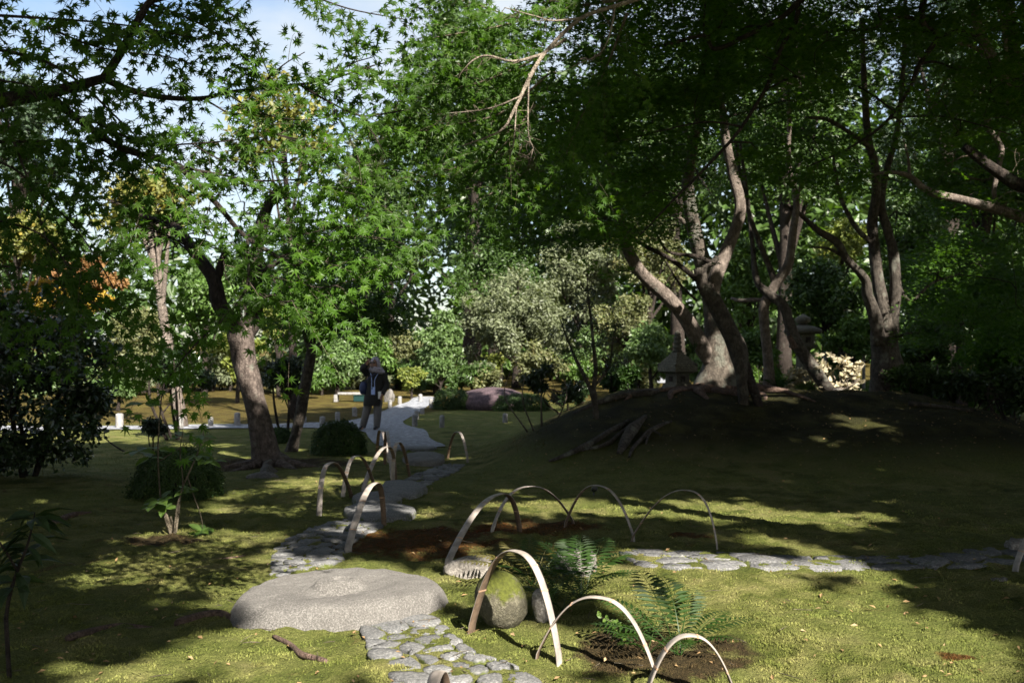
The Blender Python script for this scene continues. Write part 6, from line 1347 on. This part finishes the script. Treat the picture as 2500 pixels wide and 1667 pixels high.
b = V(1844, 850, 25); u = 25 / 2286; zg = float(height(b[0], 25))
def zz(y): return EYE + (823 - y) * u
r = empty('stone_lantern', (b[0], 25, zg), 'round-capped stone lantern with a ball finial in the shade behind the leaning maple', 'lantern')
m = MB(); lathe(m, (b[0], 25, 0), [(.30, zg - .1), (.30, zg + .12), (.2, zg + .18), (.17, zz(830)), (.17, zz(806)), (.22, zz(802)), (.34, zz(797)), (.34, zz(791))], 18); m.build('pedestal', M['lantern'], r)
m = MB(); lathe(m, (b[0], 25, 0), [(.20, zz(791) + .003), (.20, zz(768))], 24, True, .4); m.build('fire_box', M['lantern'], r, False)
for k in range(4):
    a = .4 + math.pi / 2 * k; m = MB(); box(m, (b[0] + math.cos(a) * .203, 25 + math.sin(a) * .203, zz(780)), (.012, .15, .14), a, .003); m.build('window', M['bark_dark'], r, False)
m = MB(); lathe(m, (b[0], 25, 0), [(.22, zz(768) + .003), (.44, zz(766)), (.47, zz(761)), (.44, zz(755)), (.28, zz(749)), (.12, zz(746)), (.10, zz(745))], 20); m.build('cap', M['lantern'], r)
m = MB(); lathe(m, (b[0], 25, 0), [(.09, zz(745) + .003), (.12, zz(743)), (.18, zz(739)), (.20, zz(733)), (.17, zz(728)), (.08, zz(724)), (.02, zz(721))], 16); m.build('finial', M['lantern'], r)

# low bamboo rail behind the mound
b0, b1 = V(1890, 812, 30), V(2012, 813, 30); r = empty('rail_fence', ((b0[0] + b1[0]) / 2, 30, float(height(b0[0], 30))), 'low pale bamboo rail in the shade behind the cream-leaved shrub', 'fence')
m = MB(); limb(m, [[b0[0], 30, b0[2], .035], [(b0[0] + b1[0]) / 2, 30, b0[2] - .01, .035], [b1[0] + .6, 30, b1[2], .035]], 8, 0, 4); m.build('rail', M['post'], r)
for q in (0.05, .42, .78):
    x = b0[0] * (1 - q) + b1[0] * q; zg = float(height(x, 30)); m = MB(); lathe(m, (x, 30.06, 0), [(.05, zg - .1), (.05, b0[2] + .06), (.03, b0[2] + .08)], 10); m.build('post', M['post'], r)
b = GV(2170, 938); m = MB(); limb(m, [[b[0] - .5, 15.6, float(height(b[0] - .5, 15.6)) + .03, .04], [b[0] + .5, 15.6, float(height(b[0] + .5, 15.6)) + .02, .04]], 9, .05, 4); o = m.build('log_edging', M['bark'], None, True, (b[0], 15.6, b[2])); tag(o, 'grey log lying at the right shoulder of the mound', 'log')
# low bench with a teal box, left of the person
b = GV(800, 922); Yb = b[1]; u = Yb / 2286
r = empty('low_bench', b, 'low pale bench on the gold lawn left behind the person', 'bench'); m = MB(); box(m, (b[0] + .25, Yb, b[2] + .28), (1.15, .4, .07), 0, .01); m.build('seat', M['post'], r, False)
for sx in (-.4, .88): m = MB(); box(m, (b[0] + sx, Yb, b[2] + .12), (.12, .34, .24), 0, .008); m.build('leg', M['post'], r, False)
M['teal'] = plain_mat('teal_paint', (0.003, 0.022, 0.020), .5); m = MB(); box(m, (b[0] + .45, Yb - .05, b[2] + .11), (.5, .3, .2), 0, .015); box(m, (b[0] + .45, Yb - .05, b[2] + .222), (.54, .34, .02), 0, .006); o = m.build('teal_box', M['teal'], None, False, (b[0] + .45, Yb, b[2])); tag(o, 'dark teal box under the low pale bench', 'box')
# small dark ground lamp on the moss
M['black'] = plain_mat('black_metal', (0.015, 0.015, 0.016), .45, .2, 30, .5)
b = GV(1364, 1136); r = empty('garden_spotlight', b, 'tiny dark spotlight on a stake in the moss behind the thin hoops', 'lamp'); m = MB(); lathe(m, (b[0], b[1], b[2] - .03), [(.008, 0), (.008, .07)], 8); m.build('stake', M['black'], r)
m = MB(); lathe(m, (b[0], b[1], b[2] + .04), [(.018, 0), (.034, .012), (.036, .05), (.030, .055)], 12, None, 0, (.15, -.3)); m.build('lamp_head', M['black'], r)
m = MB(); lathe(m, (b[0] + .008, b[1] - .02, b[2] + .099), [(.027, 0), (.02, .004)], 12); m.build('lens', M['granite'], r)

# ---------------------------------------------------------------- the person on the gravel
D = 22.0; zg = float(height(-3.1, D)) + .02; px0 = 840 + 480 / 6.53; s1 = D / FPX / 6.53
def B(cx, cy, dy=0.0): return np.array([(px0 - 1250) / FPX * D + (cx - 480) * s1, D + dy, zg + (1312 - cy) * s1 * 1.0])
def skinned(name, chains, mat, parent, sub=2):
    vs, es, rs = [], [], []
    def vid(p, r):
        for k, q in enumerate(vs):
            if np.linalg.norm(q - p) < 1e-5: return k
        vs.append(np.array(p)); rs.append(r); return len(vs) - 1
    for ch in chains:
        prev = None
        for p, r in ch:
            k = vid(np.array(p), r)
            if prev is not None and prev != k: es.append((prev, k))
            prev = k
    base = LOC[parent.name]; me = bpy.data.meshes.new(name); me.from_pydata([tuple(v - base) for v in vs], es, []); o = bpy.data.objects.new(name, me); COL.objects.link(o)
    o.modifiers.new('skin', 'SKIN'); sub_ = o.modifiers.new('sub', 'SUBSURF'); sub_.levels = sub; sub_.render_levels = sub; sd = me.skin_vertices[0].data
    for k, r in enumerate(rs): sd[k].radius = (r, r) if not isinstance(r, tuple) else r; sd[k].use_root = k == 0
    dg = bpy.context.evaluated_depsgraph_get(); ne = bpy.data.meshes.new_from_object(o.evaluated_get(dg)); bpy.data.objects.remove(o); bpy.data.meshes.remove(me); ne.name = name
    for p in ne.polygons: p.use_smooth = True
    ne.materials.clear(); ne.materials.append(mat); o = bpy.data.objects.new(name, ne); COL.objects.link(o); o.parent = parent; LOC[o.name] = base; return o
M['skin'] = plain_mat('skin', (0.30, 0.17, 0.12), .55, .08, 30); M['coat'] = plain_mat('dark_coat', (0.020, 0.019, 0.017), .85, .3, 40); M['trousers'] = plain_mat('pale_trousers', (0.13, 0.12, 0.115), .85, .15, 30)
M['scarf'] = plain_mat('grey_scarf', (0.24, 0.215, 0.235), .9, .35, 26); M['navy'] = plain_mat('navy_bag', (0.022, 0.030, 0.075), .6, .2, 20); M['phone'] = plain_mat('light_blue_case', (0.36, 0.47, 0.80), .4, .05, 10); M['white'] = plain_mat('white_paper', (0.75, 0.75, 0.72), .8, .05, 10); M['lens'] = plain_mat('dark_lens', (0.01, 0.01, 0.01), .2, .1, 10, .6)
pr0 = B(480, 1312); person = empty('person', (pr0[0], D, zg), 'person in dark coat and grey head scarf raising one hand on the gravel', 'person')
pel = B(460, 800, .02); ch = B(500, 500, .0); nk = B(498, 372, -.02); hd = B(480, 300, -.06); ht = B(500, 200, -.01)
shl, shr = B(395, 420, .0), B(625, 425, .02); ell = B(315, 345, -.16); hal = B(392, 268, -.20); elr = B(668, 610, .03); har = B(612, 770, -.10)
hl, hr = B(400, 830, .03), B(535, 830, .0); kl, kr = B(345, 1080, .0), B(535, 1090, -.03); al, ar_ = B(290, 1275, .06), B(522, 1280, -.02)
def fingers(h, dirv, sidev):
    out = []; dirv, sidev = unit(np.array(dirv)), unit(np.array(sidev)); pn = np.cross(dirv, sidev)
    for k, (o_, l) in enumerate(((-.030, .062), (-.010, .075), (.011, .070), (.031, .055))):
        a = h + dirv * .045 + sidev * o_; out.append([(h, .026), (h + dirv * .03 + sidev * o_ * .8, .011), (a, .0095), (a + dirv * l * .5 + pn * .006, .0085), (a + dirv * l * .9 + pn * .022, .007)])
    out.append([(h, .026), (h - sidev * .035 + dirv * .01, .011), (h - sidev * .055 + dirv * .04, .009), (h - sidev * .058 + dirv * .065, .0075)]); return out
chains = [[(pel, .13), (B(480, 650), .125), (ch, .13), (nk, .055), (B(490, 335, -.03), .075), (hd, .09), (B(485, 250, -.045), .095), (ht, .07)], [(hd, .09), (B(450, 290, -.13), .022)],
          [(ch, .13), (shl, .065), (ell, .045), (hal, .030)], [(ch, .13), (shr, .065), (elr, .045), (har, .030)],
          [(pel, .13), (hl, .09), (kl, .058), (al, .04), (B(285, 1300, -.10), .032)], [(pel, .13), (hr, .09), (kr, .058), (ar_, .04), (B(510, 1306, -.16), .032)]] + fingers(hal, (.4, -.1, .9), (.6, .6, -.2)) + fingers(har, (-.25, -.2, -.95), (.3, .9, 0))
skinned('body', chains, M['skin'], person)
for cx, cy, dy in ((440, 246, -.135), (492, 246, -.142)):
    m = MB(); lathe(m, B(cx, cy, dy) - np.array([0, 0, .018]), [(.012, 0), (.026, .008), (.028, .02), (.02, .034), (.01, .038)], 10); m.build('sunglasses_lens', M['lens'], person)
m = MB(); q = B(466, 315, -.145); box(m, q, (.045, .012, .010), 0, .003); m.build('mouth', M['purple_rock'], person, False)
def loft(rings, seg=22):
    m = MB(); v = []; a = np.arange(seg) / seg * 6.2832
    for c, rx, ry, w in rings: v.append(np.stack([c[0] + np.cos(a) * rx * (1 + w * np.sin(5 * a)), c[1] + np.sin(a) * ry * (1 + w * np.sin(5 * a + 1)), np.full(seg, c[2]) + w * .1 * np.sin(3 * a)], 1))
    v = np.vstack(v); n = len(rings); i = np.arange(n - 1)[:, None] * seg; j = np.arange(seg)[None]; j2 = (j + 1) % seg; m.add(v, np.stack([i + j, i + j2, i + seg + j2, i + seg + j], -1).reshape(-1, 4)); return m
m = loft([(B(455, 935), .205, .17, .06), (B(455, 920), .21, .175, .06), (B(465, 800), .205, .17, .05), (B(480, 680), .19, .16, .03), (B(495, 560), .185, .15, .02), (B(505, 460), .185, .14, .01), (B(507, 415), .165, .12, 0), (B(505, 385), .09, .09, 0)]); m.build('coat', M['coat'], person)
for ch_ in ([shl, (shl + ell) / 2 + np.array([-.01, 0, -.01]), ell, (ell + hal) / 2, hal - (hal - ell) * .12], [shr, (shr + elr) / 2, elr, (elr + har) / 2, har - (har - elr) * .10]):
    m = MB(); sp = spline(ch_, 4); tube(m, sp, np.linspace(.088, .055, len(sp)), 14, .05); m.build('sleeve', M['coat'], person)
for a_, k_, f_ in ((hl, kl, al), (hr, kr, ar_)):
    m = MB(); sp = spline([a_, k_, f_], 6); tube(m, sp, np.linspace(.105, .072, len(sp)), 14, .05); m.build('trouser_leg', M['trousers'], person)
for f_, dx in ((al, -.012), (ar_, -.01)):
    m = MB(); q = np.array([f_[0] + dx, f_[1], zg]); limb(m, [[q[0], q[1] + .09, zg + .045, .042], [q[0], q[1], zg + .05, .048], [q[0] - .01, q[1] - .10, zg + .04, .042], [q[0] - .02, q[1] - .17, zg + .03, .026]], 12, 0, 4); m.build('shoe', M['black'], person)
# head scarf: hood open at the face, and a thick fold round the neck
m = MB(); seg = 26; rings = []
for k, (f, sx, sy) in enumerate(((0.0, .35, .35), (.12, .75, .8), (.3, 1.02, 1.05), (.55, 1.1, 1.1), (.8, 1.02, 1.05), (1.0, 1.0, 1.0))):
    z = ht[2] + .055 - f * .36; cx = ht[0] - .004 + f * .02
    a = np.linspace(math.radians(-62), math.radians(242), seg) if k > 1 else np.linspace(math.radians(-88), math.radians(268), seg)
    rings.append(np.stack([cx + np.cos(a) * .105 * sx, ht[1] - .01 + np.sin(a) * .125 * sy, z + .012 * np.sin(a * 4 + k)], 1))
v = np.vstack(rings + [r_ + np.array([0, .004, .004]) for r_ in rings]); n = len(rings); F = []
for q_ in (0, n):
    for i_ in range(n - 1):
        for j_ in range(seg - 1): F.append((q_ * seg + i_ * seg + j_, q_ * seg + i_ * seg + j_ + 1, q_ * seg + (i_ + 1) * seg + j_ + 1, q_ * seg + (i_ + 1) * seg + j_))
m.add(v, F); m.build('head_scarf', M['scarf'], person)
for k, (r1_, r2_, z_, tr_) in enumerate(((.125, .12, 368, .045), (.155, .13, 395, .040), (.11, .11, 345, .035))):
    a = np.linspace(0, 6.2832, 19); cc = B(520, z_, -.01); m = MB(); tube(m, np.stack([cc[0] + np.cos(a) * r1_, cc[1] + np.sin(a) * r2_, cc[2] + .02 * np.cos(a + 2.5) + .012 * np.sin(3 * a + k)], 1), [tr_] * 19, 8, .15, False, k); m.build('scarf_fold', M['scarf'], person)
def prop(name, lab, cat, mat, c, size, rz=0, bev=.006): m = MB(); box(m, c, size, rz, bev); return m
c = B(315, 650, -.02); bag = empty('shoulder_bag', c, 'navy shoulder bag hanging at the side of the person in the dark coat', 'bag'); m = MB(); lathe(m, (c[0], c[1], c[2] - .15), [(.03, 0), (.075, .02), (.095, .10), (.09, .2), (.06, .27), (.03, .285)], 16); m.build('pouch', M['navy'], bag)
m = MB(); sp = spline([c + np.array([0, 0, .12]), B(380, 520, -.16), B(520, 420, -.14), B(600, 415, .02)], 5); tube(m, sp, [.012] * len(sp), 6, 0, False); m.build('strap', M['navy'], bag)
c = B(482, 695, -.19); ph = empty('phone', c, 'light blue phone hanging on a lanyard over the dark coat', 'phone'); m = MB(); box(m, c, (.085, .012, .165), .1, .005); m.build('case', M['phone'], ph, False)
m = MB(); box(m, c + np.array([-.022, -.009, .055]), (.03, .006, .03), .1, .002); m.build('camera_bump', M['navy'], ph, False)
for e in (-.035, .035): m = MB(); sp = spline([c + np.array([e, 0, .08]), B(482 + e * 700, 520, -.175), B(500 + e * 1800, 410, -.12)], 4); tube(m, sp, [.006] * len(sp), 5, 0, False); m.build('lanyard', M['phone'], ph)
c = B(578, 765, -.13); m = MB(); box(m, c, (.06, .014, .155), .3, .002); box(m, c + np.array([.006, .012, .004]), (.062, .006, .15), .36, .002); o = m.build('folded_leaflet', M['white'], None, False, c); tag(o, 'folded white leaflet held in the lowered hand of the person', 'leaflet')
